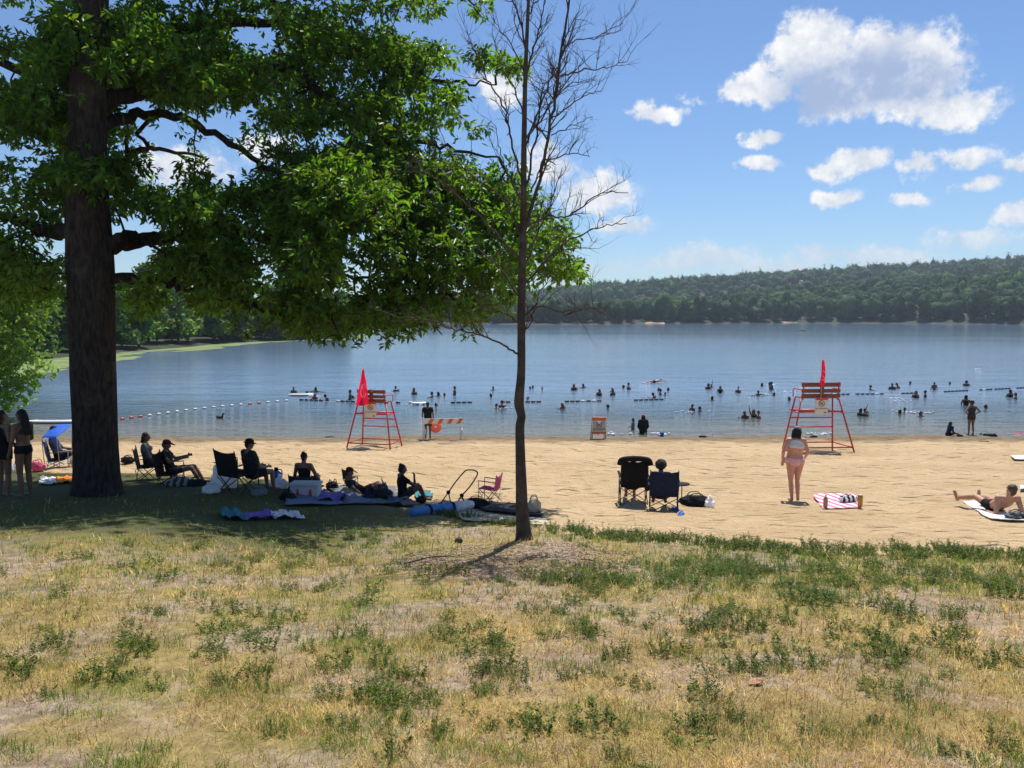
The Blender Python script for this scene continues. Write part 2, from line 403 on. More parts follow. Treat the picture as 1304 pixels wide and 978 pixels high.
def build_ground():
    # beach: one sheet running from under the lawn's edge to below the water
    xs = np.concatenate([np.arange(-46, -22, .6), np.arange(-22, 22, .24), np.arange(22, 46.1, .6)]); ys = np.arange(7, 44, .26); X, Y = np.meshgrid(xs, ys)
    dry = sm(.02, .25, terrain(X, Y))
    Z = terrain(X, Y)+dry*(.08*(fbm(X*1.1, Y*1.5, 40, 3)-.5)+.10*(fbm(X*2.4, Y*2.4, 50, 1)-.5))
    Z = Z-.22*sm(.15, .7, edge_y(X)-Y)
    W = len(xs); n = len(ys); i = np.arange(W-1)[None, :]+W*np.arange(n-1)[:, None]; i = i.ravel()
    o = mesh_np('beach', np.stack([X, Y, Z], 2).reshape(-1, 3), np.stack([i, i+1, i+W+1, i+W], 1), SAND, smooth=True); tag(o, kind='structure')
    # lawn: slope under the camera down to the sand
    xs = np.concatenate([np.arange(-46, -13, .5), np.arange(-13, 13, .17), np.arange(13, 30.1, .5)]); T = np.concatenate([np.linspace(0, .62, 24)[:-1], np.linspace(.62, 1, 130)]); X, TT = np.meshgrid(xs, T)
    Y = -25+TT*(edge_y(X)+25); Z = terrain(X, Y)+.05+.05*(fbm(X*.9, Y*.9, 60, 1)-.5)
    Z = Z-.11*sm(.985, 1., TT)
    W = len(xs); n = len(T); i = (np.arange(W-1)[None, :]+W*np.arange(n-1)[:, None]).ravel()
    o = mesh_np('lawn', np.stack([X, Y, Z], 2).reshape(-1, 3), np.stack([i, i+1, i+W+1, i+W], 1), LAWN, smooth=True); tag(o, kind='structure')
    # the lake
    xs = np.array([-2600, -300, -60, -40, 0, 40, 60, 300, 2600]); ys = np.array([33.5, 60, 120, 400, 2600]); X, Y = np.meshgrid(xs, ys)
    W = len(xs); i = (np.arange(W-1)[None, :]+W*np.arange(len(ys)-1)[:, None]).ravel()
    o = mesh_np('lake', np.stack([X, Y, X*0], 2).reshape(-1, 3), np.stack([i, i+1, i+W+1, i+W], 1), WATER); tag(o, kind='structure')
    # ground sheet far below everything else, out to the horizon behind and beside the camera
    xs = np.array([-2600, -46, 30, 46, 2600]); 
    V = [(-2600, -2600, 8.8), (2600, -2600, 8.8), (2600, -25, 6.6), (-2600, -25, 6.6), (46, -25, 6.6), (2600, 33.6, -.3), (46, 33.6, -.3), (-2600, 33.6, -.3), (-46, 33.6, -.3), (-46, -25, 6.6), (30, -25, 6.6), (30, 13, 1.9), (46, 13, 1.9)]
    o = mesh_np('park_ground', V, [np.array([(0, 1, 2, 3), (4, 2, 5, 6), (3, 9, 8, 7), (10, 4, 12, 11)])], LAWN); tag(o, kind='structure')
build_ground()

# ------------------------------------------------------------------ wooded left bank
LS = [(-31, 33), (-35, 42), (-43, 52), (-54, 74), (-60, 95), (-59, 140), (-56, 168), (-45, 188), (-42, 212), (-60, 260), (-150, 400), (-260, 560), (-330, 640)]
LSP = catmull([(a, b, 0) for a, b in LS], 5)
def left_ground():
    off = [(-1.5, -.5), (0, .12), (3, .5), (10, 1.1), (35, 3.2), (120, 10), (500, 26)]
    V = []; n = len(LSP); jit = .9*(fbm(np.arange(n)*.7, np.zeros(n), 5, 2)-.5)*3
    for k, p in enumerate(LSP):
        for d, z in off: V.append((p[0]-d+jit[k], p[1]+d*.12, z))
    W = len(off); i = (np.arange(W-1)[None, :]+W*np.arange(n-1)[:, None]).ravel()
    tag(mesh_np('left_bank', V, np.stack([i, i+W, i+W+1, i+1], 1), mat('woodland_floor', (.028, .036, .016), .95, .3, .3)), kind='structure')
left_ground()

# ------------------------------------------------------------------ far hills
UU = [-900, 0, 300, 600, 700, 850, 1000, 1150, 1304, 1600, 2200]
SHORE = [620, 640, 600, 520, 500, 570, 620, 570, 500, 430, 380]
UN = [-900, 300, 650, 700, 800, 870, 1000, 1100, 1200, 1304, 1500, 2200]; VN = [380, 386, 392, 388, 386, 379, 366, 357, 352, 342, 334, 330]
UF = [-900, 400, 600, 700, 750, 800, 900, 1000, 1100, 1200, 1304, 1500, 2200]; VF = [378, 380, 376, 368, 363, 359, 353, 346, 340, 334, 329, 325, 330]
def zy(v):
    b = (489-np.asarray(v, float))/FPX
    return (-math.sin(PITCH)+b*math.cos(PITCH))/(math.cos(PITCH)+b*math.sin(PITCH))
def hill(u, D):
    s = np.interp(u, UU, SHORE); dn = s+185; df = 1150.
    hn = CAM_Z+zy(np.interp(u, UN, VN))*dn-11; hf = CAM_Z+zy(np.interp(u, UF, VF))*df-12
    t1 = np.clip((D-s)/(dn-s), 0, 1); a = .5+(hn-.5)*(t1**.8)
    t2 = np.clip((D-dn)/(df-dn), 0, 1); b = hn+(hf-hn)*sm(.12, 1, t2)-6*np.sin(np.pi*np.clip(t2*3, 0, 1))
    h = np.where(D < dn, a, b); h = np.where(D > df, hf-(D-df)*.02, h)
    x = (u-652)/FPX*D
    return np.where(D < s, -.6, h+5*(fbm(x*.012, D*.012, 70, 3)-.5)*np.clip((D-s)/60, 0, 1))
def far_hills():
    us = np.arange(-900, 2201, 20.); Dr = np.concatenate([[-8, 0, 6], np.geomspace(15, 1100, 26)])
    U, K = np.meshgrid(us, Dr); D = np.interp(U, UU, SHORE)+K+6*(fbm(U*.02, U*0, 75, 3)-.5)*(K <= 0)
    Z = hill(U, np.where(K < 0, 0, D)); X = (U-652)/FPX*D
    W = len(us); i = (np.arange(W-1)[None, :]+W*np.arange(len(Dr)-1)[:, None]).ravel()
    tag(mesh_np('hills', np.stack([X, D, Z], 2).reshape(-1, 3), np.stack([i, i+1, i+W+1, i+W], 1), mat('woodland_floor', (.028, .036, .016))), kind='structure')
far_hills()

# ------------------------------------------------------------------ foliage
def foliage(name, c, island=.3, trans=.35, rough=.55):
    return mat(name, c, rough, .3, .25, island=island, trans=trans, spec=.25)
F_FAR = [foliage('far_leaves_deep', (.024, .060, .017), .3, .15, .9), foliage('far_leaves_mid', (.036, .082, .021), .3, .15, .9), foliage('far_leaves_pale', (.056, .108, .027), .25, .18, .9)]
F_LEFT = [foliage('bank_leaves_deep', (.055, .115, .026), .35, .4), foliage('bank_leaves_mid', (.08, .15, .032), .35, .4), foliage('bank_leaves_pale', (.12, .20, .045), .3, .4)]
BARK = mat('bark', (.085, .062, .045), .95, .45, 6, 1., 14, spec=.1)
BARK_DEAD = mat('dead_bark', (.085, .066, .052), .95, .4, 7, .9, 22, spec=.15)

def crown_quads(c, r, n, size, rng, gap=.25):
    """leaf clumps as folded leaves on and just inside a lumpy crown"""
    d = rng.normal(size=(n, 3)); d /= np.linalg.norm(d, axis=1)[:, None]; d[:, 2] = np.where(d[:, 2] < -.45, -d[:, 2], d[:, 2])
    ph = rng.uniform(0, 6, 3); lum = 1+.17*np.sin(4*d[:, 0]+ph[0])*np.sin(4*d[:, 1]+ph[1])+.13*np.sin(5*d[:, 2]+ph[2])
    rad = lum*(1-gap*rng.random(n)**2)
    P = np.asarray(c)+d*np.asarray(r)*rad[:, None]
    nn = d+rng.normal(size=(n, 3))*.30; dd = rng.normal(size=(n, 3)); dd[:, 2] -= .2
    sz = size*rng.uniform(.6, 1.4, n)
    return leaves(P, dd, nn, sz, sz*.8, .15)

_ico = {}
def crown_core(c, r, rng, sub):
    if sub not in _ico:
        bm = bmesh.new(); bmesh.ops.create_icosphere(bm, subdivisions=sub-1, radius=1); bm.verts.index_update(); _ico[sub] = (np.array([v.co[:] for v in bm.verts]), np.array([[v.index for v in f.verts] for f in bm.faces])); bm.free()
    d, F = _ico[sub]; ph = rng.uniform(0, 6, 6)
    l = 1+.16*np.sin(5*d[:, 0]+ph[0])*np.sin(5*d[:, 1]+ph[1])+.13*np.sin(6*d[:, 2]+ph[2])*np.sin(7*d[:, 0]+ph[3])+rng.normal(0, .045, len(d))
    return np.asarray(c)+d*np.asarray(r)*(l*.9)[:, None], F

def forest():
    rng = np.random.default_rng(11); buckets = [([], [], [0]) for _ in F_FAR]
    def put(c, r, n, size, k):
        b = buckets[k]
        for V, F in (crown_core(c, r, rng, 3 if n > 70 else 2), crown_quads(c, r, n, size, rng, .12)): b[0].append(V); b[1].append(F+b[2][0]); b[2][0] += len(V)
    cnt = 0
    for lo, hi, area, n in ((8, 190, 100., 90), (190, 420, 230., 50), (420, 760, 150., 56)):
        tot = int(sum((hi-lo)*20/FPX*(np.interp(u, UU, SHORE)+(lo+hi)/2) for u in np.arange(250, 1560, 20))/area)
        for _ in range(tot):
            uu = rng.uniform(250, 1560); K = rng.uniform(lo, hi); D = float(np.interp(uu, UU, SHORE))+K
            if K > 190 and D < 940 and rng.random() < .6: continue
            if D > 1215: continue
            z = float(hill(uu, D)); grove = float(fbm((uu-652)*.02, D*.02, 200, 2)); h = rng.uniform(10, 15)*(.7+.6*grove); r = 3.2+6.2*rng.random()**1.6
            if rng.random() < .12: h *= 1.25; r *= .75
            kk = int(np.clip((grove-.5)*5+1.0+rng.normal(0, .7), 0, 2.4)); put(((uu-652)/FPX*D, D, z+h*.48), (r, r, h*.52), n, 1.15 if K < 190 else 1.45, kk); cnt += 1
    for k, b in enumerate(buckets):
        o = mesh_np('hillside_woodland', np.concatenate(b[0]), np.concatenate(b[1]), F_FAR[k])
        tag(o, ['deepest green trees mixed through the wooded hillside across the lake', 'mid green trees mixed through the wooded hillside across the lake', 'palest green trees mixed through the wooded hillside across the lake'][k], 'woodland', kind='stuff')
    print('forest crowns', cnt)
forest()

def shore_proto(k, h=13., r=5., FM=None):
    """one full-grown lakeside tree: tapered trunk with limbs, crown of leaf clumps"""
    rng = np.random.default_rng(100+k); root = thing('shore_tree', 'x', 'tree')
    mb = MB(); mb.tube([(0, 0, -.6), (.05, 0, h*.25), (.2, .1, h*.6), (.1, 0, h*.85)], [.32, .24, .15, .05], 7)
    for j in range(6):
        a = j*1.05+rng.uniform(-.3, .3); z0 = h*(.25+.08*j); mb.tube([(0.1, 0, z0), (math.cos(a)*r*.35, math.sin(a)*r*.35, z0+h*.1), (math.cos(a)*r*.7, math.sin(a)*r*.7, z0+h*.16)], [.11, .07, .03], 5)
    mb.build('trunk', BARK, root)
    Vs, Fs, n0 = [], [], 0
    for j in range(22):
        a = rng.uniform(0, 6.28); q = rng.uniform(.15, .75); zz = h*rng.uniform(.06, .9); sc = 1-.5*max(0, zz/h-.55)/.45
        V, F = crown_quads((math.cos(a)*r*q*sc, math.sin(a)*r*q*sc, zz), (r*.42*sc, r*.42*sc, h*.13), 130, .85, rng, .5)
        Vs.append(V); Fs.append(F+n0); n0 += len(V)
    mesh_np('crown', np.concatenate(Vs), np.concatenate(Fs), (FM or F_FAR)[k % 3], root)
    return root
def copy_tree(o, parent=None):
    c = o.copy(); COL.objects.link(c); c.parent = parent
    for ch in list(o.children): copy_tree(ch, c)
    return c
PROTO = [shore_proto(k, 12+1.3*k, 4.4+.4*k) for k in range(4)]+[shore_proto(k, 12+1.3*k, 4.4+.4*k, F_LEFT) for k in range(4)]
used = [False]*8
def put_tree(k, loc, s, rz, label, group, name='shore_tree', sz=1.):
    if not used[k]: o = PROTO[k]; used[k] = True
    else: o = copy_tree(PROTO[k])
    o.location = loc; o.scale = (s, s, s*sz); o.rotation_euler = (0, 0, rz); o.name = name
    return tag(o, label, 'tree', group)
def shore_trees():
    rng = np.random.default_rng(5)
    # far shore, right of the dead tree
    u = 690.
    while u < 1330:
        D = float(np.interp(u, UU, SHORE))+7+rng.uniform(-2, 4)
        if not (812 < u < 832 or 1000 < u < 1016):
            put_tree(int(rng.integers(4)), ((u-652)/FPX*D, D, float(hill(u, D))-.3), rng.uniform(.8, 1.12), rng.uniform(0, 6), 'dark green tree at the water line of the far shore', 'trees along the far water line')
        u += rng.uniform(9, 14)*FPX/600
    # the wooded bank on the left, seen under the big tree
    for k, (px, py) in enumerate([(p[0], p[1]) for p in LSP[10:50:1]]):
        for row in range(2):
            d = 3.5+row*8+rng.uniform(-2, 2)
            x, y = px-d, py+d*.12+rng.uniform(-2, 2)
            if abs(x) > y*.75: continue
            put_tree(4+int(rng.integers(4)), (x, y, .3+d*.08), rng.uniform(.6, .82), rng.uniform(0, 6), 'leafy tree in the wood along the left bank, seen beneath the big tree', 'trees of the left bank')
    for k in range(26):
        t = rng.random(); y = 90+t*150; x = -80-rng.uniform(0, 45)
        if abs(x) > y*.8: continue
        put_tree(4+int(rng.integers(4)), (x, y, 3.5), rng.uniform(.72, .9), rng.uniform(0, 6), 'taller tree rising behind the wood of the left bank', 'taller trees of the left bank')
shore_trees()

# pale strips of beach on the far shore, house among the trees
def far_details():
    for u, wd in ((829, 34), (1008, 26)):
        D = float(np.interp(u, UU, SHORE)); x = (u-652)/FPX*D
        mb = MB(); mb.sheet(lambda a, b: (x+(a-.5)*wd*D/FPX, D-3+b*(9-4*abs(a-.5)), .25+b*1.2-.9*abs(a-.5)), 10, 3)
        tag(mb.build('sandy_shore', SAND), kind='structure')
    D = 1035.; u = 1024; p = at_depth(u, 362, D); h = thing('house', 'pale roofed house showing among the trees high on the far hill', 'house', p)
    mb = MB(); mb.box((0, 0, -2.5), (12, 8, 9)); mb.build('wall', mat('house_wall', (.5, .42, .33), .8), h)
    mb = MB(); mb._add([(-6.5, -4.5, 2), (6.5, -4.5, 2), (6.5, 4.5, 2), (-6.5, 4.5, 2), (-6.5, 0, 5), (6.5, 0, 5)], [(0, 4, 3), (1, 2, 5)], [(0, 1, 5, 4), (3, 4, 5, 2), (0, 3, 2, 1)])
    mb.build('roof', mat('house_roof', (.42, .33, .27), .8), h)
    for k in (-3.5, 0, 3.5):
        mb = MB(); mb.box((k, -4.03, .2), (1.3, .1, 1.8)); mb.build('window', mat('far_glass', (.05, .06, .07), .2), h)
far_details()

# ------------------------------------------------------------------ algae on the water at the left
def algae():
    def patch(x0, x1, y0, y1, st, sx, sy, thr, seed, bias):
        xs = np.arange(x0, x1, st); ys = np.arange(y0, y1, st*1.6); X, Y = np.meshgrid(xs, ys)
        f = fbm(X*sx, Y*sy, seed, 5, .55)+bias(X, Y); W = len(xs)
        i = (np.arange(W-1)[None, :]+W*np.arange(len(ys)-1)[:, None]).ravel(); keep = f.ravel()[i] > thr
        i = i[keep]; F = np.stack([i, i+1, i+W+1, i+W], 1); use = np.unique(F); mp = np.zeros(X.size, int); mp[use] = np.arange(len(use))
        P = np.stack([X, Y, X*0+.012], 2).reshape(-1, 3)
        return P[use], mp[F]
    lsx = lambda Y: np.interp(Y, [p[1] for p in LS], [p[0] for p in LS])
    V1, F1 = patch(-66, -26, 60, 122, .3, .16, .06, .5, 31, lambda X, Y: .42-.040*np.abs(X-lsx(Y)-2)-.012*np.abs(Y-80)*(Y < 80)-.022*np.maximum(0, Y-94))
    V2, F2 = patch(-62, -20, 118, 215, .4, .07, .035, .5, 33, lambda X, Y: .22-.045*np.abs(X-lsx(Y)))
    V3, F3 = patch(-52, -24, 40, 60, .22, .16, .12, .5, 35, lambda X, Y: .10-.05*np.abs(X-lsx(Y)-2))
    V = np.concatenate([V1, V2, V3]); F = np.concatenate([F1, F2+len(V1), F3+len(V1)+len(V2)])
    o = mesh_np('algae_mat', V, F, mat('algae', (.15, .205, .055), .8, .35, .4)); tag(o, 'yellow green algae floating along the left bank', 'algae', kind='stuff')
algae()
# ================================================================== trees
def bark_mat():
    m = bpy.data.materials.new('ridged_bark'); m.use_nodes = True; N = NT(m.node_tree); bs = N.n['Principled BSDF']
    p = N.add('ShaderNodeNewGeometry').outputs['Position']; x, y, z = N.xyz(p)
    q = N.comb(N.m('MULTIPLY', x, 4), N.m('MULTIPLY', y, 4), z)
    n = N.noise(q, 4.5, 6, .65); n2 = N.noise(p, 2, 4, .6)
    c = N.mix(N.sstep(n, .3, .7), (.022, .018, .016), (.068, .055, .047)); c = N.mix(N.m('MULTIPLY', N.sstep(n2, .55, .75), .35), c, (.13, .135, .10))
    N.l.new(c, bs.inputs['Base Color']); bs.inputs['Roughness'].default_value = .95; bs.inputs['Specular IOR Level'].default_value = .1
    b = N.add('ShaderNodeBump'); b.inputs['Strength'].default_value = 1.; b.inputs['Distance'].default_value = .05
    N.put(b.inputs['Height'], n); N.l.new(b.outputs[0], bs.inputs['Normal'])
    return m
RBARK = bark_mat()
OAK = foliage('oak_leaves', (.080, .155, .027), .5, .55, .38)
OAK2 = foliage('edge_tree_leaves', (.15, .24, .045), .3, .45, .5)

def ridged_trunk(name, pts, rads, mt, parent, k=56, step=.12, amp=.035, roots=0., seed=0):
    P = catmull(pts, 10); rr = np.interp(np.linspace(0, 1, len(P)), np.linspace(0, 1, len(rads)), rads)
    seg = np.concatenate([[0], np.cumsum(np.linalg.norm(np.diff(P, axis=0), axis=1))]); n = int(seg[-1]/step)+2
    s = np.linspace(0, seg[-1], n); P = np.stack([np.interp(s, seg, P[:, i]) for i in range(3)], 1); rr = np.interp(s, seg, rr)
    th = np.arange(k)*2*math.pi/k; T, S = np.meshgrid(th, s)
    nz = fbm(T*k/5.5/ (2*math.pi)*2+100*0, S*1.3, seed, 3)+.5*fbm(T*9, S*3, seed+9, 2)
    nz = nz*(1-sm(5.6, 6.28, T)) + sm(5.6, 6.28, T)*(fbm((T-2*math.pi)*k/5.5/(2*math.pi)*2, S*1.3, seed, 3)+.5*fbm((T-2*math.pi)*9, S*3, seed+9, 2))
    rad = rr[:, None]*(1+amp*2*(nz-.75))
    if roots: rad = rad*(1+roots*np.exp(-S/.28)*(.55+.45*np.cos(T*5+1.1+np.sin(T*2))))
    V = np.stack([P[:, 0][:, None]+rad*np.cos(T), P[:, 1][:, None]+rad*np.sin(T), P[:, 2][:, None]+0*T], 2).reshape(-1, 3)
    j = np.arange(k); i = np.arange(n-1); A = (i[:, None]*k+j[None]).ravel(); B = (i[:, None]*k+((j+1) % k)[None]).ravel()
    return mesh_np(name, V, np.stack([A, B, B+k, A+k], 1), mt, parent, True)

def sprays(C, rad, rng, tips=4, per=7, L=.135, W=.058, droop=.25):
    """leaf sprays: at every cluster centre a few twig tips, each with a whorl of long leaves"""
    n = len(C); tipd = rng.normal(size=(n, tips, 3)); tipd /= np.linalg.norm(tipd, axis=2)[:, :, None]; tipd[:, :, 2] *= .55
    TP = C[:, None, :]+tipd*rad*rng.uniform(.35, 1.1, (n, tips, 1))
    TP = np.repeat(TP.reshape(-1, 3), per, 0); td = np.repeat(tipd.reshape(-1, 3), per, 0); N_ = len(TP)
    d = rng.normal(size=(N_, 3)); d /= np.linalg.norm(d, axis=1)[:, None]
    d = d*.95+td*.8; d[:, 2] -= droop
    B = TP+rng.normal(size=(N_, 3))*.045
    nn = rng.normal(size=(N_, 3))*.55; nn[:, 2] += .9
    s = rng.uniform(.55, 1.4, N_)
    return leaves(B, d, nn, L*s, W*s, .18)

def connect(limbs, C, mb, rmin=.006, maxr=.05):
    """join every leaf cluster by a twig to the nearest limb or twig"""
    nodes = np.concatenate(limbs); d = np.sqrt(((C[:, None, :]-nodes[None])**2).sum(2)).min(1) if len(C)*len(nodes) < 3e6 else np.array([np.sqrt(((nodes-c)**2).sum(1)).min() for c in C])
    order = np.argsort(d); pts = list(nodes); par = [-1]*len(nodes); arr = np.zeros((len(nodes)+len(C), 3)); arr[:len(nodes)] = nodes; n = len(nodes); idx = {}
    parent = np.full(len(nodes)+len(C), -1)
    for k in order:
        c = C[k]; q = arr[:n]; dd = ((q-c)**2).sum(1); j = int(dd.argmin()); arr[n] = c; parent[n] = j; n += 1
    cnt = np.ones(n); base = len(nodes)
    for i in range(n-1, base-1, -1):
        if parent[i] >= base: cnt[parent[i]] += cnt[i]
    for i in range(base, n):
        a, b = arr[parent[i]], arr[i]; L = np.linalg.norm(b-a)
        if L < .02: continue
        r = min(maxr, rmin*math.sqrt(cnt[i])); m_ = (a+b)/2+RNG.normal(size=3)*L*.08; m_[2] += L*.06
        mb.tube([a, m_, b], [r*1.15, r, r*.75], 4, False)

def big_tree():
    rng = np.random.default_rng(42); D0 = 16.3
    b = at_ground(124, 632); D0 = b.y
    root = thing('oak_tree', 'huge old tree with a thick dark trunk and spreading green crown, left foreground', 'tree', b)
    def loc(p): return np.array(tuple(p))-np.array(b)
    m_px = D0/FPX
    tp = [(125, 640, 60), (123, 600, 54), (121, 540, 52), (118, 450, 53), (115, 340, 55), (111, 240, 48), (112, 120, 42), (116, 20, 38), (122, -90, 34), (132, -230, 20)]
    pts = [loc(at_depth(u, v, D0)) for u, v, _ in tp]
    ridged_trunk('trunk', pts, [w_/2*m_px for *_, w_ in tp], RBARK, root, roots=.20, seed=3)
    LM = [  # main limbs: (u, v, depth), start radius, end radius
        ([(135, 312, D0), (175, 307, 16.1), (270, 297, 16.2), (330, 300, 16), (390, 325, 15.9), (450, 355, 15.8)], .16, .03),
        ([(150, 303, D0), (165, 298, 16.0), (185, 306, 15.8), (215, 330, 15.3)], .07, .02),
        ([(135, 352, D0), (190, 357, 16), (235, 364, 15.9), (290, 378, 15.8), (350, 398, 15.8), (420, 415, 15.9)], .09, .02),
        ([(105, 298, D0), (50, 291, 16.0), (0, 274, 15.8), (-70, 255, 15.6), (-150, 270, 15.6)], .14, .03),
        ([(120, 170, D0), (170, 146, 16.8), (240, 155, 17), (310, 195, 17.0), (380, 240, 16.6), (430, 300, 16.2)], .12, .02),
        ([(118, 130, D0), (230, 108, 17.2), (350, 82, 17.8), (420, 124, 18), (490, 172, 18), (560, 186, 18), (640, 200, 18)], .15, .02),
        ([(118, 60, D0), (240, 36, 18), (390, 34, 18.6), (500, 92, 18.6), (575, 105, 18.6), (632, 106, 18.6)], .13, .015),
        ([(490, 172, 18), (530, 215, 17.8), (580, 262, 17.6), (640, 305, 17.4), (720, 345, 17.2)], .09, .015),
        ([(480, 166, 18), (500, 240, 17.5), (525, 320, 17.2), (540, 390, 17), (566, 428, 17)], .07, .012),
        ([(112, 110, D0), (40, 92, 17), (-60, 60, 17.4), (-180, 50, 17.6)], .13, .03),
        ([(116, 0, D0), (200, -60, 18), (330, -90, 19), (450, -60, 19.4), (560, -20, 19.4), (612, 15, 19.4)], .13, .015),
        ([(118, -30, D0), (60, -120, 18.4), (-60, -170, 19)], .12, .03),
        ([(122, -90, D0), (230, -220, 19), (330, -280, 20)], .12, .03),
        ([(112, 200, D0), (150, 205, 18.5), (190, 190, 20.5), (260, 200, 22)], .12, .03)]
    limbs = []
    for P, r0, r1 in LM:
        c = catmull([loc(at_depth(*p)) for p in P], 8); c[1:] += rng.normal(size=(len(c)-1, 3))*.035; limbs.append(c[2:])
        mb = MB(); mb.tube(c, r0*(1-np.linspace(0, 1, len(c))**.8)+r1, 10); mb.build('limb', RBARK, root, True)
    blobs = [  # u, v, ru, rv, depth, half depth, clusters
        (60, 75, 100, 50, 17.6, 1.5, 120), (190, 70, 120, 75, 18, 1.6, 170), (320, 60, 110, 75, 18.4, 1.5, 150), (440, 60, 90, 65, 18.8, 1.3, 120), (530, 75, 55, 55, 18.8, 1., 60),
        (70, 145, 95, 45, 17.2, 1.4, 100), (240, 110, 120, 50, 17.8, 1.4, 120), (350, 155, 90, 60, 17.8, 1.4, 110), (480, 150, 95, 55, 18, 1.2, 100), (575, 150, 48, 36, 18, .8, 40),
        (50, 235, 80, 45, 16.6, 1.2, 45), (125, 235, 60, 50, 15.6, .6, 45), (290, 225, 70, 45, 17.4, 1.3, 75), (410, 235, 100, 62, 16.2, 1.0, 150), (520, 240, 85, 60, 17.4, 1., 100),
        (600, 235, 50, 40, 17.6, .8, 40), (640, 268, 55, 45, 17.3, .8, 45), (692, 312, 36, 38, 17.1, .6, 26), (724, 346, 22, 14, 17, .4, 10), (380, 310, 115, 65, 16, 1.1, 170), (480, 310, 75, 70, 16.2, 1., 110),
        (570, 320, 75, 60, 16.8, .9, 85), (640, 345, 46, 38, 17, .7, 36), (250, 325, 85, 45, 16.6, 1.2, 95), (205, 368, 65, 32, 16.2, 1., 45), (300, 365, 70, 40, 16, 1., 70), (355, 405, 52, 34, 15.8, .9, 58), (425, 405, 52, 32, 15.8, .9, 50),
        (495, 395, 55, 34, 16.4, .9, 50), (560, 402, 45, 34, 16.8, .8, 42), (612, 388, 36, 28, 17, .6, 24), (40, 318, 75, 44, 16.4, 1.2, 60), (30, 360, 60, 30, 16.2, 1., 26),
        (613, 25, 20, 26, 19.3, .4, 12), (622, 74, 12, 9, 18.6, .3, 5), (647, 84, 13, 11, 18.6, .3, 6), (540, 10, 40, 25, 19.2, .6, 18), (90, 345, 50, 25, 15.5, .6, 14),
        (120, 48, 90, 55, 14.6, .3, 100), (112, 222, 58, 34, 14.9, .25, 34), (60, 150, 60, 40, 15, .4, 30), (230, 270, 60, 30, 14.8, .4, 26), (430, 250, 70, 50, 13.8, .4, 55), (410, 330, 60, 40, 14, .4, 40),
        (180, 140, 55, 22, 15.2, .4, 32), (270, 175, 45, 25, 16.6, .6, 34), (180, 265, 60, 14, 15.3, .4, 20), (250, 345, 70, 40, 16, .8, 40),
        # beyond the frame: the rest of the crown
        (-110, 120, 120, 120, 17.2, 1.8, 150), (-120, 290, 110, 70, 16.4, 1.4, 90), (60, -80, 160, 90, 18.8, 1.8, 170), (280, -100, 170, 100, 19.6, 1.8, 190), (480, -60, 110, 70, 19.8, 1.4, 90), (200, -260, 190, 110, 20.6, 2., 190), (-120, -80, 140, 120, 18.8, 1.8, 140), (200, 180, 90, 80, 21, 1.2, 60)]
    holes = [(212, 214, 34, 30), (176, 308, 30, 20), (160, 345, 16, 12), (25, 38, 48, 14), (432, 176, 24, 12), (45, 205, 24, 22), (135, 190, 20, 10), (345, 118, 14, 8), (540, 130, 20, 10), (190, 165, 14, 9), (600, 130, 20, 12), (470, 20, 18, 12)]
    C = []
    for u, v, ru, rv, D, dD, n in blobs:
        k = 0
        while k < n*1.55:
            q = rng.normal(size=3); q /= np.linalg.norm(q); q *= rng.random()**.42
            uu, vv = u+q[0]*ru, v+q[1]*rv
            k += 1
            if any(((uu-a)/c)**2+((vv-bb)/d)**2 < 1.15 for a, bb, c, d in holes): continue
            if fbm(uu*.018, vv*.022, 77, 3) < (.33 if 340 < uu < 570 and 245 < vv < 400 else (0 if D < 15.1 and n > 30 else .425)): continue
            P_ = at_depth(uu, vv, D+.5+q[2]*max(dD*2.6, 2.2 if ru > 30 else .3)); hh = P_.z-1.7
            if P_.y-.455*hh < 9.9+1.8*(float(fbm(P_.x*.6, 0., 91, 2))-.5) or P_.y-.455*hh > 22.5: continue
            if 310 < uu < 640 and vv > 335+175*float(fbm(uu*.04, 3., 92, 2)): continue
            if P_.y < D0+.6 and 70 < uu < 158 and vv > 100 and not (190 < vv < 262 and D < 15) and rng.random() < .95: continue
            C.append(loc(P_))
    for _ in range(360):                     # unseen crown top, added above the frame to deepen the shade in front
        x, y, z = rng.uniform(-12.5, -2.4), rng.uniform(15.9, 18.9), rng.uniform(12.9, 15.6)
        if z > 15.8-((x+6.5)/6.5)**2*2: continue
        C.append(np.array((x, y, z))-np.array(b))
    C = np.array(C)
    mb = MB(); connect(limbs, C, mb); tag(mb.build('twigs', RBARK, root), kind='stuff')
    V, F = sprays(C, .38, rng, 5, 8, .155, .066)
    mesh_np('crown', V, F, OAK, root)
    print('oak clusters', len(C), 'leaves', len(F)//2)
big_tree()

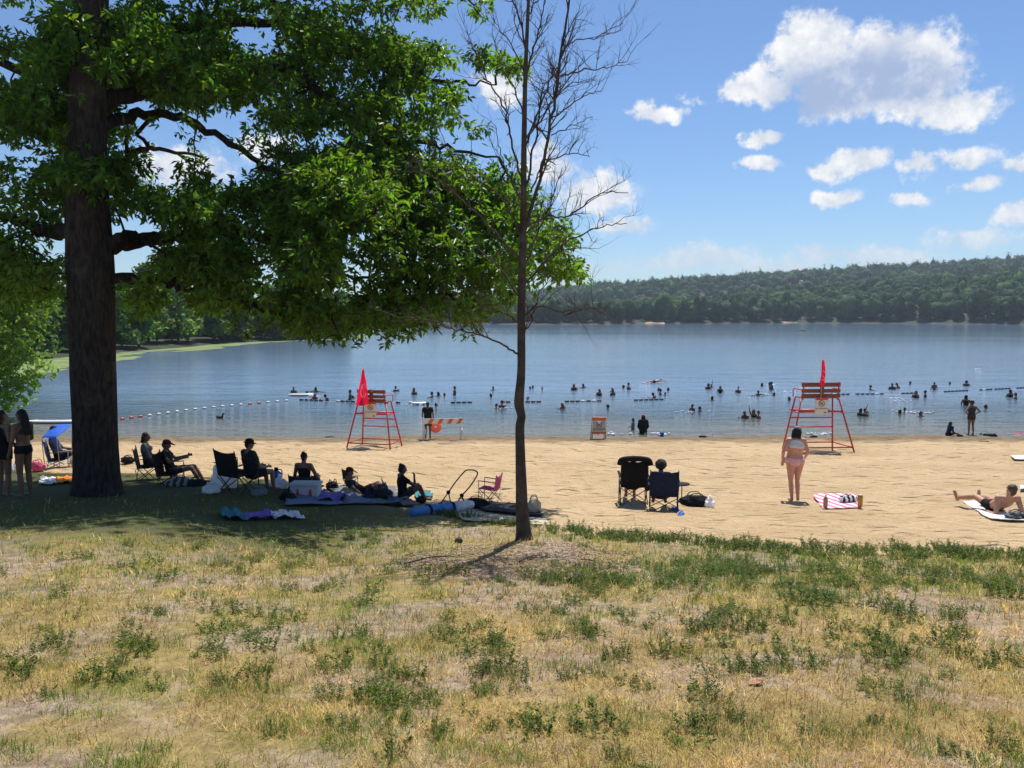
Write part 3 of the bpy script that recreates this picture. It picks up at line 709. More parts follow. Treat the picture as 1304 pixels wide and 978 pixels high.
def edge_tree():
    rng = np.random.default_rng(9); D = 43.; bx = -33.5
    root = thing('edge_tree', 'bright yellow green tree leaning over the lake at the left edge', 'tree', (bx, D, .2)); b = np.array((bx, D, .2))
    mb = MB(); mb.tube(catmull([(0, 0, -.4), (.3, 0, 3), (.8, -.3, 6), (1, -.3, 10)], 5), [.3]*6+[.22]*5+[.12]*5, 10); mb.build('trunk', BARK, root, True)
    limbs = []
    for P in ([(.3, 0, 2.5), (2, -.2, 3.2), (4.2, -.3, 2.8)], [(.5, 0, 4), (2.5, -.5, 5.5), (4.8, -.5, 6)], [(.8, -.2, 6), (2.5, .3, 8), (4.2, .2, 8.6)], [(.6, 0, 5), (-1.5, .5, 7), (-3.5, .6, 8)]):
        c = catmull(P, 5); limbs.append(c); mb = MB(); mb.tube(c, np.linspace(.12, .03, len(c)), 6); mb.build('limb', BARK, root, True)
    C = []
    for u, v, ru, rv, dD, n in ((0, 405, 62, 55, 2, 110), (15, 465, 52, 36, 1.6, 70), (5, 500, 40, 22, 1.2, 34), (45, 385, 30, 36, 1.5, 36), (-60, 340, 90, 80, 2.4, 130), (-90, 450, 80, 60, 2, 70), (-60, 250, 80, 60, 2, 60)):
        for _ in range(n):
            q = rng.normal(size=3); q /= np.linalg.norm(q); q *= rng.random()**.4
            C.append(np.array(tuple(at_depth(u+q[0]*ru, v+q[1]*rv, D+q[2]*dD)))-b)
    C = np.array(C); mb = MB(); connect(limbs, C, mb, .01); tag(mb.build('twigs', BARK, root), kind='stuff')
    V, F = sprays(C, .6, rng, 5, 7, .22, .12); mesh_np('crown', V, F, OAK2, root)
edge_tree()

def dead_tree():
    rng = np.random.default_rng(23); b = at_ground(667, 692); D0 = b.y; mp = D0/FPX
    root = thing('dead_tree', 'slender leafless dead tree standing on the bare mulch patch', 'tree', b); B = np.array(tuple(b))
    def L3(u, v, D=D0): return np.array(tuple(at_depth(u, v, D)))-B
    tp = [(668, 700, 26), (667, 680, 19), (665, 650, 16), (663, 590, 13), (662, 545, 12), (664, 530, 11), (661, 512, 13), (664, 470, 10.5), (664, 400, 10), (666, 300, 8.8), (667, 200, 7), (669, 100, 5.4), (673, 0, 4), (677, -90, 2.6), (683, -170, 1.4)]
    ridged_trunk('trunk', [L3(u, v) for u, v, _ in tp], [q/2*mp for *_, q in tp], BARK_DEAD, root, k=24, step=.05, amp=.07, roots=.35, seed=15)
    BR = [[(666, 300), (690, 215), (704, 140), (718, 50), (726, -20), (730, -70)], [(713, 80), (725, 56), (762, 46), (793, 28)], [(714, 98), (740, 90), (768, 87), (799, 78)], [(700, 153), (725, 135), (747, 120), (768, 115)],
          [(702, 172), (728, 160), (753, 150)], [(676, 245), (691, 212), (725, 196), (753, 199)], [(668, 292), (695, 276), (725, 274), (762, 247), (799, 245)], [(666, 365), (690, 338), (720, 310), (760, 290), (798, 283)],
          [(665, 408), (683, 390), (722, 399), (752, 392), (772, 402)], [(660, 451), (637, 438), (607, 424), (576, 419), (549, 409), (505, 403)], [(663, 330), (615, 280), (572, 240), (544, 221), (520, 218)], [(663, 300), (640, 255), (600, 225), (572, 196)],
          [(664, 225), (648, 170), (642, 138), (621, 101), (611, 80), (596, 52)], [(667, 90), (648, 52), (627, 25)], [(668, 60), (655, 30), (652, 8)], [(666, 110), (680, 60), (690, 20), (697, -15)], [(666, 190), (690, 130), (702, 100), (722, 66)],
          [(664, 255), (650, 228), (636, 190), (630, 160)], [(668, 340), (683, 300), (700, 262), (715, 215)], [(664, 385), (640, 345), (610, 318), (585, 300)], [(666, 150), (655, 115), (640, 85), (632, 60)], [(668, 240), (684, 170), (690, 120), (706, 90)],
          [(664, 415), (645, 400), (620, 392), (596, 396)], [(666, 180), (682, 160), (712, 120), (738, 100)], [(671, 20), (690, -10), (700, -60)], [(670, 60), (652, -10), (645, -60)], [(664, 430), (676, 410), (684, 380), (700, 352)]]
    def twig(mb, P, r, depth):
        n = len(P); 
        mb.tube(P, np.linspace(r, r*.35, n), 6 if depth == 0 else (5 if depth == 1 else 4), False)
        if depth >= 3: return
        Ltot = np.linalg.norm(np.diff(P, axis=0), axis=1).sum()
        for _ in range(int((6.5 if depth == 0 else 6.5)*Ltot+(2 if depth else 1)) if depth < 2 else rng.integers(1, 3)):
            k = int(rng.integers(max(1, n//6), n)); t = P[min(k+1, n-1)]-P[k-1]; t /= np.linalg.norm(t)+1e-9
            d = t*.75+rng.normal(size=3)*.48; d[2] += .36; d /= np.linalg.norm(d)
            Ln = min(Ltot*.55, rng.uniform(.16, .65)/(1+.55*depth)); Q = [P[k]]
            for s in range(4):
                d = d+rng.normal(size=3)*.16; d /= np.linalg.norm(d); Q.append(Q[-1]+d*Ln/4)
            twig(mb, np.array(Q), r*(.55 if depth == 0 else .6)*(1-.4*k/n), depth+1)
    for P in BR:
        dd = rng.uniform(-1.1, 1.1); n = len(P)
        Q = catmull([L3(u, v, D0+dd*(i/(n-1))*(.9 if n > 3 else .5)) for i, (u, v) in enumerate(P)], 6); Q[1:] += rng.normal(size=(len(Q)-1, 3))*.012
        Ltot = np.linalg.norm(np.diff(Q, axis=0), axis=1).sum()
        mb = MB(); twig(mb, Q, .006+.0055*Ltot, 0); mb.build('branch', BARK_DEAD, root)
dead_tree()

# ================================================================== lawn cover
def project(x, y, z):
    q = np.stack([x, y, z-CAM_Z]); c, s = math.cos(PITCH), math.sin(PITCH); f = q[1]*c-q[2]*s; up = q[1]*s+q[2]*c
    return 652+FPX*q[0]/f, 489-FPX*up/f
def lawn_z(x, y): return terrain(x, y)+.05+.05*(fbm(np.asarray(x)*.9, np.asarray(y)*.9, 60, 1)-.5)
def ell(u, v, a, b, ru, rv): return np.clip(1.4-np.sqrt(((u-a)/ru)**2+((v-b)/rv)**2), 0, 1)

STRAW = mat('straw', (.48, .355, .155), .7, .35, 1.1, island=.72, trans=.3, spec=.25)
GRASS_Y = mat('yellow_green_grass', (.23, .265, .04), .6, .3, 1.2, island=.35, trans=.35, spec=.3)
GRASS_G = mat('green_grass', (.085, .155, .024), .6, .3, 1.2, island=.35, trans=.35, spec=.3)
WEED = mat('weed_leaves', (.072, .115, .016), .55, .3, 3, island=.3, trans=.35, spec=.3)
def blades(name, x, y, L, W, elev, mt, label, rng, two=True):
    n = len(x); z = lawn_z(x, y)-.008; a = rng.uniform(0, 2*math.pi, n); e = elev
    d = np.stack([np.cos(a)*np.cos(e), np.sin(a)*np.cos(e), np.sin(e)], 1); s = np.stack([-np.sin(a+rng.normal(0, .6, n)), np.cos(a), 0*a], 1); B = np.stack([x, y, z], 1)
    L = L[:, None]; W = W[:, None]
    if not two:
        tip = B+d*L; V = np.stack([B-s*W/2, B+s*W/2, tip], 1).reshape(-1, 3); i = np.arange(n)*3
        o = mesh_np(name, V, np.stack([i, i+1, i+2], 1), mt); return tag(o, label, 'grass', kind='stuff')
    mid = B+d*L*.55; tip = mid+(d*np.array([1.25, 1.25, .45]))*L*.45
    V = np.stack([B-s*W/2, B+s*W/2, mid+s*W*.4, mid-s*W*.4, tip], 1).reshape(-1, 3); i = np.arange(n)*5
    o = mesh_np(name, V, [np.stack([i, i+1, i+2, i+3], 1), np.stack([i+3, i+2, i+4], 1)], mt); return tag(o, label, 'grass', kind='stuff')
def lawn_cover():
    rng = np.random.default_rng(77)
    def samp(n, y0=2.2, y1=15., p=1.25, tuft=True):
        t = rng.random(n); y = (y0**(-p)+t*(y1**(-p)-y0**(-p)))**(-1/p); x = rng.uniform(-1, 1, n)*(y*.78+1.6)
        if tuft:      # pull most blades into tufts
            m_ = n//16; cx, cy = x[:m_], y[:m_]; j = rng.integers(0, m_, n); q = rng.random(n) < .62; sg = rng.uniform(.012, .05, m_)[j]
            x = np.where(q, cx[j]+rng.normal(size=n)*sg, x); y = np.where(q, cy[j]+rng.normal(size=n)*sg, y)
        ok = y < edge_y(x)-.02; x, y = x[ok], y[ok]; u, v = project(x, y, lawn_z(x, y)); return x, y, u, v
    def mulch(u, v): return ell(u, v, 660, 714, 150, 24)
    def bare(x, y): return sm(.54, .64, fbm(x*.9+3, y*.9, 90, 4))
    def shade(u, v): return sm(700, 676, v)*sm(545, 470, u+(v-665)*.4)
    def greenness(x, y, u, v):
        e = edge_y(x)-y
        g = sm(2.4, .1, e)*(1-mulch(u, v))*1.25
        g = g+.95*ell(u, v, 920, 730, 130, 28)+.8*ell(u, v, 1040, 760, 60, 24)+.5*ell(u, v, 1130, 730, 160, 26)+.5*ell(u, v, 740, 745, 120, 16)+.65*ell(u, v, 480, 690, 120, 20)+.55*ell(u, v, 1260, 740, 70, 25)+.4*ell(u, v, 150, 720, 260, 34)+.35*ell(u, v, 420, 790, 120, 60)
        return np.clip(g*(.35+1.1*fbm(x*2.2, y*2.2, 95, 3)), 0, 1)
    # dry straw, standing and lying
    x, y, u, v = samp(290000); k = rng.random(len(x)) < (.16+.84*(1-bare(x, y)))*(1-.75*mulch(u, v))*(1-.9*shade(u, v))*(1-.6*greenness(x, y, u, v))
    x, y = x[k], y[k]; n = len(x); near = np.clip(y/7, .55, 1.6)
    blades('dry_grass', x, y, rng.uniform(.045, .13, n)*near**.4, rng.uniform(.005, .0105, n)*near, np.abs(rng.normal(.55, .42, n)), STRAW, 'dry straw coloured grass covering the slope', rng, False)
    # yellow green tufts
    x, y, u, v = samp(230000); f = sm(.50, .68, fbm(x*1.6, y*1.6, 130, 4)); g = greenness(x, y, u, v)
    left = sm(760, 250, u)*.55*sm(960, 760, v)+.45*sm(830, 700, v)
    k = rng.random(len(x)) < np.clip((.12+.6*f+left*(.35+f)+.7*g)*(1-mulch(u, v))*(1-.5*shade(u, v)), 0, 1); x, y = x[k], y[k]; n = len(x); near = np.clip(y/7, .6, 1.6)
    blades('yellowing_grass', x, y, rng.uniform(.04, .11, n)*near**.4, rng.uniform(.003, .0065, n)*near, np.abs(rng.normal(.75, .35, n)), GRASS_Y, 'yellowing green grass in patches on the slope', rng, False)
    # fresh green blades: along the sand, in the shade, in patches
    x, y, u, v = samp(360000, p=.85); g = greenness(x, y, u, v); f = sm(.52, .64, fbm(x*3.6+9, y*3.6, 150, 3))
    k = rng.random(len(x)) < np.clip(g*.9+.60*f+.9*shade(u, v), 0, 1)*(1-.8*mulch(u, v)); x, y, u, v = x[k], y[k], u[k], v[k]; n = len(x); near = np.clip(y/8, .6, 1.5)
    sh = shade(u, v)
    blades('green_grass', x, y, rng.uniform(.04, .12, n)*near**.4*(1-.55*sh), rng.uniform(.003, .006, n)*near, np.clip(rng.normal(1.1, .3, n), .2, 1.5), GRASS_G, 'fresh green grass in the shade and along the sand', rng)
lawn_cover()

def weeds():
    rng = np.random.default_rng(31)
    def proto(k):
        V, F, n0 = [], [], 0; mb = MB(); ns = 13+k % 3*6; tall = .10+.03*(k % 4)
        for s in range(ns):
            a = rng.uniform(0, 6.28); r = rng.random()**.6*(.09+.022*k); b = np.array((math.cos(a)*r, math.sin(a)*r, -.01)); h = tall*rng.uniform(.5, 1.2)
            lean = np.array((math.cos(a), math.sin(a), 0))*h*rng.uniform(.1, .6); t = b+lean+np.array((0, 0, h))
            m_ = (b+t)/2+np.array((0, 0, h*.1)); mb.tube([b, m_, t], [.0022, .002, .001], 3, False)
            nl = int(10+h*50); q = rng.random(nl)**.7; P = b+(t-b)*q[:, None]; an = rng.uniform(0, 6.28, nl)
            d = np.stack([np.cos(an), np.sin(an), rng.uniform(.1, .9, nl)], 1); nn = rng.normal(size=(nl, 3))*.4; nn[:, 2] += 1
            L = rng.uniform(.022, .048, nl)*(1.15-.4*q); v, f = leaves(P, d, nn, L, L*.36, .15); V.append(v); F.append(f+n0); n0 += len(v)
        root = thing('weed_clump', 'x', 'weed'); tag(mesh_np('leaves', np.concatenate(V), np.concatenate(F), WEED, root), kind='stuff'); tag(mb.build('stem', mat('weed_stem', (.10, .12, .04), .7), root), kind='stuff')
        return root
    PR = [proto(k) for k in range(6)]; u6 = [False]*6
    mass = [[], [], 0]
    def put_mass(x, y, s):
        me = PR[int(rng.integers(6))].children[0].data; n = len(me.vertices); P = np.zeros(n*3, np.float32); me.vertices.foreach_get('co', P); P = P.reshape(-1, 3)*s
        T = np.zeros(len(me.loops), np.int32); me.loops.foreach_get('vertex_index', T); a_ = rng.uniform(0, 6.28); c_, s_ = math.cos(a_), math.sin(a_)
        mass[0].append(np.stack([P[:, 0]*c_-P[:, 1]*s_+x, P[:, 0]*s_+P[:, 1]*c_+y, P[:, 2]+float(lawn_z(x, y))], 1)); mass[1].append(T.reshape(-1, 3)+mass[2]); mass[2] += n
    def put(x, y, s, label, group):
        k = int(rng.integers(6))
        if u6[k]: o = copy_tree(PR[k])
        else: o = PR[k]; u6[k] = True
        o.location = (x, y, float(lawn_z(x, y))); o.rotation_euler = (rng.normal(0, .08), rng.normal(0, .08), rng.uniform(0, 6.28)); o.scale = (s, s, s*rng.uniform(.8, 1.1)); tag(o, label, 'weed', group)
    spots = [(526, 866, 1.1), (465, 890, 1.), (482, 848, .9), (653, 858, 1.), (743, 809, 1.1), (757, 860, .6), (768, 930, 1.15), (626, 928, .8), (688, 930, .8), (553, 936, .8), (503, 966, .9), (584, 805, .9), (714, 782, .8), (546, 893, .6), (787, 840, .9), (845, 836, .9), (879, 797, 1.), (726, 866, .7), (438, 930, .7),
             (1041, 772, 1.7), (1020, 768, 1.3), (1142, 777, 1.5), (1155, 785, 1.1), (1282, 760, 1.6), (1268, 750, 1.3), (1087, 768, 1.3), (951, 801, 1.3), (965, 804, 1.), (885, 810, 1.2), (900, 805, .9), (1135, 836, 1.2), (1120, 848, .9), (1202, 812, 1.3), (1185, 820, 1.), (958, 855, 1.1), (1014, 850, 1.1), (1282, 840, 1.1), (1250, 846, .9), (1111, 922, .7), (1268, 958, .9), (1215, 966, .9),
             (325, 866, .9), (290, 872, .8), (430, 815, .8), (395, 830, .7), (700, 745, 1.), (650, 748, .9), (730, 742, 1.), (640, 742, .8), (590, 735, .9), (575, 733, .9), (860, 735, 1.3), (1075, 745, 1.1), (1190, 745, 1.2), (1225, 742, 1.), (800, 795, .7), (610, 860, .7), (200, 880, .7), (150, 850, .6), (250, 840, .6), (60, 890, .6), (350, 940, .6)]
    for u, v, s in spots:
        p = at_ground(u, v, .05)
        side = 'left of the dead tree' if u < 640 else ('right of the dead tree' if u > 700 else 'straight below the dead tree')
        dist = 'close to the camera' if v > 880 else ('halfway down the slope' if v > 790 else 'near the sandy edge')
        put(p.x, p.y, s*.72, f'dark leafy weed clump {dist}, {side}', 'weed clumps in the dry grass')
    # thick fringe of the same weeds where lawn meets sand
    for k in range(150):
        u = rng.uniform(700, 1330); x = (u-652)/FPX*11.5; e = float(edge_y(x)); y = e+.06-abs(rng.normal(.0, .48)); x = (u-652)/FPX*y
        put(x, y, rng.uniform(.35, 1.)+.5*rng.random()**4, 'leafy green weed in the fringe where the lawn meets the sand', 'weeds fringing the sand')
    for k in range(26):
        u = rng.uniform(540, 700); x = (u-652)/FPX*13; e = float(edge_y(x)); y = e-abs(rng.normal(.1, .2)); put((u-652)/FPX*y, y, rng.uniform(.5, .9), 'leafy green weed in the fringe where the lawn meets the sand', 'weeds fringing the sand')
    # patches of denser weed
    for (a, b_, ru, rv, n) in ((920, 726, 120, 24, 60), (760, 742, 90, 10, 16), (1120, 735, 120, 22, 26), (1040, 758, 40, 14, 8), (1255, 738, 70, 26, 20), (480, 690, 60, 12, 14), (950, 796, 80, 18, 7), (1150, 810, 110, 34, 10), (700, 770, 200, 40, 16), (520, 850, 160, 60, 8), (1000, 880, 260, 60, 12), (620, 905, 200, 40, 8), (200, 800, 260, 70, 40), (330, 720, 220, 30, 40), (700, 840, 560, 120, 60), (1050, 790, 260, 50, 22), (900, 735, 330, 24, 70)):
        for _ in range(n):
            p = at_ground(a+rng.normal(0, .5)*ru, b_+rng.normal(0, .5)*rv, .05)
            if p.y < edge_y(p.x)-.1: put_mass(p.x, p.y, rng.uniform(.35, .85))
    tag(mesh_np('weed_patches', np.concatenate(mass[0]), np.concatenate(mass[1]), WEED), 'low green weeds growing in thick patches over the dry slope', 'weeds', kind='stuff')
    # mulch chips and sticks round the dead tree
    mb = MB()
    for k in range(2600):
        a = rng.uniform(0, 6.28); q = rng.random()**.5; p = at_ground(664+math.cos(a)*q*158, 716+math.sin(a)*q*25, .05)
        L = rng.uniform(.02, .07); th = rng.uniform(0, 3.14); mb.box((p.x, p.y, float(lawn_z(p.x, p.y))+.004), (L, rng.uniform(.006, .016), .006), Matrix.Rotation(th, 3, 'Z') @ Matrix.Rotation(rng.normal(0, .25), 3, 'Y'))
    tag(mb.build('mulch', mat('mulch_chips', (.29, .195, .14), .9, .3, 20, island=.45)), 'brown mulch chips scattered round the foot of the dead tree', 'mulch', kind='stuff')
    for (u0, v0, u1, v1, r) in ((515, 718, 575, 708, .012), (660, 716, 690, 707, .01), (740, 712, 770, 722, .008), (560, 728, 600, 724, .007)):
        p, q = at_ground(u0, v0, .075), at_ground(u1, v1, .075); m_ = (p+q)/2+Vector((0, .03, .02)); mb = MB(); mb.tube(catmull([p, m_, q], 5), np.linspace(r, r*.5, 11), 6)
        c = (p+q)/2; mb.v = [mb.v[0]-np.array(tuple(c))]; o = mb.build('fallen_stick', BARK_DEAD); o.location = c
        tag(o, {515: 'longest pale fallen stick lying on the left of the mulch', 660: 'short fallen stick just below the dead tree', 740: 'thin fallen stick on the right of the mulch', 560: 'thin fallen stick at the lower edge of the mulch'}[u0], 'stick')
    p = at_ground(584, 690, .05); mb = MB(); mb.ball((0, 0, .02), (.065, .05, .05), 2, None, .14, 4); o = mb.build('stone', mat('dark_stone', (.06, .045, .035), .9, .3)); o.location = p; tag(o, 'small dark stone at the top of the mulch patch', 'stone')
    # withered leaves
    for u, v, s, lab in ((962, 873, .065, 'curled reddish dead leaf lying on the dry grass'),):
        p = at_ground(u, v, .05); mb = MB(); mb.sheet(lambda a, b_: ((a-.5)*s*1.6, (b_-.5)*s*(1-1.6*(a-.5)**2*2), .010+.06*s*math.sin(a*3.1+.3)+.25*s*abs(b_-.5)*2*(.4+a)), 8, 4, .002)
        o = mb.build('dead_leaf', mat('dead_leaf_'+str(u), (.45, .22, .13) if u == 962 else (.36, .38, .24), .8, .3, 20)); o.location = p; o.rotation_euler = (0, 0, .3); tag(o, lab, 'leaf')
weeds()
# ================================================================== people
SKIN = {'fair': mat('skin_fair', (.56, .28, .19), .5, .12, 9), 'tan': mat('skin_tan', (.48, .25, .155), .5, .12, 9), 'brown': mat('skin_brown', (.22, .115, .07), .5, .15, 9), 'dark': mat('skin_dark', (.10, .055, .038), .45, .15, 9)}
HAIR = {'black': mat('hair_black', (.010, .008, .007), .75, .3, 60, .5, 90), 'brown': mat('hair_brown', (.06, .035, .02), .5, .3, 60, .5, 90)}
EYE = mat('eye_dark', (.02, .015, .012), .2)
CLOTH = {}
def cloth(name, col, rough=.85): 
    if name not in CLOTH: CLOTH[name] = mat('cloth_'+name, col, rough, .18, 14, .35, 120, spec=.2)
    return CLOTH[name]
BLACK = cloth('black', (.012, .012, .014)); NAVY = cloth('navy', (.014, .022, .055)); CHAR = cloth('charcoal', (.03, .03, .033)); WHITE = cloth('white', (.72, .71, .69)); PINKC = cloth('pink', (.62, .10, .20)); REDC = cloth('red', (.55, .02, .03))
BLUEC = cloth('blue', (.03, .13, .48)); TEALC = cloth('teal', (.05, .21, .26)); PURPC = cloth('purple', (.19, .13, .42)); GREYC = cloth('grey', (.16, .17, .185)); MAROON = cloth('maroon', (.11, .018, .022)); TAN = cloth('beige', (.52, .43, .31)); OLIVE = cloth('olive', (.05, .05, .035)); SLATE = cloth('slate_blue', (.10, .14, .23)); PALEPINK = cloth('pale_pink', (.75, .42, .45))

def A3(v): return np.array(tuple(v), float)
def capsule(mb, a, b, ra, rb, k=12):
    a, b = A3(a), A3(b); d = b-a; L = np.linalg.norm(d)+1e-9; d = d/L
    pts, rr = [], []
    for t in (-1, -.92, -.7, -.38, 0): pts.append(a+d*ra*t); rr.append(ra*math.sqrt(max(0, 1-t*t))+1e-3)
    for t in (0, .38, .7, .92, 1): pts.append(b+d*rb*t); rr.append(rb*math.sqrt(max(0, 1-t*t))+1e-3)
    mb.tube(pts, rr, k)
def frame(up, fwd):
    up = A3(up); up /= np.linalg.norm(up); f = A3(fwd); f = f-up*np.dot(f, up); f /= np.linalg.norm(f)+1e-9; r = np.cross(f, up); return r, f, up
def remesh(mb, voxel, smooth=4, name='tmp'):
    o = mb.build(name, None); md = o.modifiers.new('r', 'REMESH'); md.mode = 'VOXEL'; md.voxel_size = voxel; md.use_smooth_shade = True
    s = o.modifiers.new('s', 'SMOOTH'); s.factor = .5; s.iterations = smooth
    dg = bpy.context.evaluated_depsgraph_get(); me = bpy.data.meshes.new_from_object(o.evaluated_get(dg)); old = o.data
    bpy.data.objects.remove(o); bpy.data.meshes.remove(old); return me

BASE = dict(pelvis=(0, 0, .95), waist=(0, 0, 1.09), chest=(0, -.005, 1.27), neck=(0, -.01, 1.43), head=(0, .015, 1.585), sh=(.175, -.01, 1.395), el=(.225, -.03, 1.115), wr=(.235, .05, .875), hi=(.088, 0, .92), kn=(.095, .01, .50), an=(.10, -.02, .085), to=(.115, .14, .03))
def pose(**kw):
    """joints for a 1.70 m adult facing +y; pairs take x for the right side and are mirrored, or give key_l / key_r"""
    J = {}
    for k, v in {**BASE, **{a: b for a, b in kw.items() if a in BASE}}.items():
        if k in ('pelvis', 'waist', 'chest', 'neck', 'head'): J[k] = A3(v)
        else: J[k+'_r'] = A3(v); J[k+'_l'] = A3((-v[0], v[1], v[2]))
    for k, v in kw.items():
        if k not in BASE: J[k] = A3(v)
    J.setdefault('face', A3((0, 1, 0))); J.setdefault('curl', A3((.5, 0, 0)))
    return J
def sit(seat=.42, lean=.25, kn=(.1, .46, .47), an=(.1, .52, .08), arms=((.27, -.02, .62), (.25, .26, .62)), **kw):
    """seated, hips at (0,0,seat+.1), trunk leaning back by lean radians"""
    p = np.array((0, 0, seat+.10)); ax = np.array((0, -math.sin(lean), math.cos(lean))); off = lambda d: tuple(p+ax*d)
    d = dict(pelvis=off(0), waist=off(.15), chest=off(.33), neck=off(.49), head=(0, p[1]-math.sin(lean*.6)*.64+.03, p[2]+.64*math.cos(lean*.7)), sh=(.175, *(p+ax*.45)[1:]), el=arms[0], wr=arms[1], hi=(.09, .01, seat+.08), kn=kn, an=an, to=(an[0]+.02, an[1]+.15, max(.03, an[2]-.05)))
    d.update(kw); return pose(**d)

def body_mesh(J, fat=1., voxel=.011, female=False):
    mb = MB(); bones = []
    def cap(nm, a, b, ra, rb): capsule(mb, a, b, ra, rb); bones.append((nm, A3(a), A3(b), ra, rb))
    # trunk: loft of ellipses along the spine
    hl, sl_ = J['hi_r']-J['hi_l'], J['sh_r']-J['sh_l']; hl = hl/np.linalg.norm(hl); sl_ = sl_/np.linalg.norm(sl_)
    S = [J['pelvis']+(J['pelvis']-J['waist'])*.75, J['pelvis']+(J['pelvis']-J['waist'])*.35, J['pelvis'], J['waist'], J['chest'], J['chest']*.4+J['neck']*.6, J['neck']]
    hw = [.09, .155, .168 if female else .155, .128 if female else .138, .155, .150, .06]; hd = [.07, .108, .115, .098, .115, .09, .055]
    V = []; k = 18; th = np.arange(k)*2*math.pi/k
    for i, c in enumerate(S):
        t = i/(len(S)-1); up = S[min(i+1, len(S)-1)]-S[max(i-1, 0)]; rt = hl*(1-t)+sl_*t; up = up/np.linalg.norm(up); rt = rt-up*np.dot(rt, up); rt /= np.linalg.norm(rt); fw = np.cross(up, rt)
        V.append(c+np.cos(th)[:, None]*rt*hw[i]*(fat if i < 5 else 1)+np.sin(th)[:, None]*fw*hd[i]*(fat if i < 5 else 1))
    n = len(S); V = np.vstack(V+[S[0][None], S[-1][None]]); F = [(i*k+j, i*k+(j+1) % k, (i+1)*k+(j+1) % k, (i+1)*k+j) for i in range(n-1) for j in range(k)]
    mb._add(V, [(n*k, (j+1) % k, j) for j in range(k)]+[(n*k+1, (n-1)*k+j, (n-1)*k+(j+1) % k) for j in range(k)], F)
    bones += [('belly', J['pelvis'], J['waist'], .13*fat, .11*fat), ('ribs', J['waist'], J['chest'], .11*fat, .13*fat), ('upper', J['chest'], J['neck'], .13, .07)]
    r_, f_, u_ = frame(J['neck']-J['chest'], np.cross(J['neck']-J['chest'], sl_)); fw = f_ if np.dot(f_, J['face']) > -.2 else -f_
    if female:
        for s in (-1, 1): mb.ball(J['chest']+fw*.085+sl_*.07*s+u_*.0, .062, 2)
    for s in ('r', 'l'):
        cap('shoulder', J['neck']*.45+J['sh_'+s]*.55+np.array((0, 0, -.01)), J['sh_'+s], .055, .058)
        cap('arm', J['sh_'+s], J['el_'+s], .052*fat**.5, .040); cap('fore', J['el_'+s], J['wr_'+s], .040, .026)
        cap('thigh', J['hi_'+s], J['kn_'+s], .088*fat, .056); cap('calf', J['kn_'+s]*.9+J['an_'+s]*.1, J['kn_'+s]*.62+J['an_'+s]*.38, .050, .055); cap('calf2', J['kn_'+s]*.62+J['an_'+s]*.38, J['an_'+s], .054, .034)
        cap('foot', J['an_'+s]+np.array((0, 0, -.03)), J['to_'+s], .040, .030)
        # buttock
        mb.ball(J['hi_'+s]*.9+J['pelvis']*.1-np.cross(hl, A3((0, 0, 1)))*0+(J['pelvis']-J['waist'])*.12, .094*fat, 2)
        # hand: palm, four unequal bent fingers, thumb from the side
        d = J['wr_'+s]-J['el_'+s]; d /= np.linalg.norm(d); side = np.cross(d, fw); side = side/(np.linalg.norm(side)+1e-9); nrm = np.cross(side, d)
        pc = J['wr_'+s]+d*.055; capsule(mb, J['wr_'+s]+d*.01, pc+d*.025, .026, .030); bones.append(('hand', J['wr_'+s], pc+d*.1, .03, .03)); cu = float(J['curl'][0])
        for q, ln in zip((-1.5, -.5, .5, 1.5), (.062, .078, .082, .066)):
            b0 = pc+d*.03+side*.0185*q; d1 = d+side*.10*q; m1 = b0+d1*ln*.55-nrm*cu*.015; m2 = m1+(d1*(1-cu)-nrm*cu)*ln*.5; capsule(mb, b0, m1, .0095, .009, 8); capsule(mb, m1, m2, .009, .0075, 8)
        sg = 1 if s == 'r' else -1; t0 = J['wr_'+s]+d*.03-side*.025*sg; t1 = t0+(d*.6-side*.8*sg)*.04; capsule(mb, t0, t1, .012, .011, 8); capsule(mb, t1, t1+(d*.9-side*.3*sg)*.035, .011, .009, 8)
    cap('neckb', J['neck']-np.array((0, 0, .02)), J['head']+(J['neck']-J['head'])*.3, .058, .052)
    r, f, u = frame(J['head']-J['neck']+np.array((0, 0, .05)), J['face']); H = J['head']; M = Matrix(np.stack([r, f, u], 1).tolist())
    mb.ball(H+u*.02-f*.012, (.076, .095, .098), 3, M); mb.ball(H-u*.045+f*.022, (.058, .066, .075), 2, M); bones.append(('head', H-u*.06, H+u*.03, .085, .09))
    capsule(mb, H+f*.086+u*.012, H+f*.108-u*.022, .010, .014, 8)              # nose
    capsule(mb, H+f*.080-u*.058-r*.018, H+f*.080-u*.058+r*.018, .010, .010, 8)  # lips
    for s in (-1, 1):
        mb.ball(H+r*.076*s-f*.008-u*.002, (.012, .022, .032), 2, M); capsule(mb, H+r*.03*s+f*.078+u*.030, H+r*.055*s+f*.065+u*.028, .010, .009, 8)
    me = remesh(mb, voxel); return me, bones, (r, f, u, H)

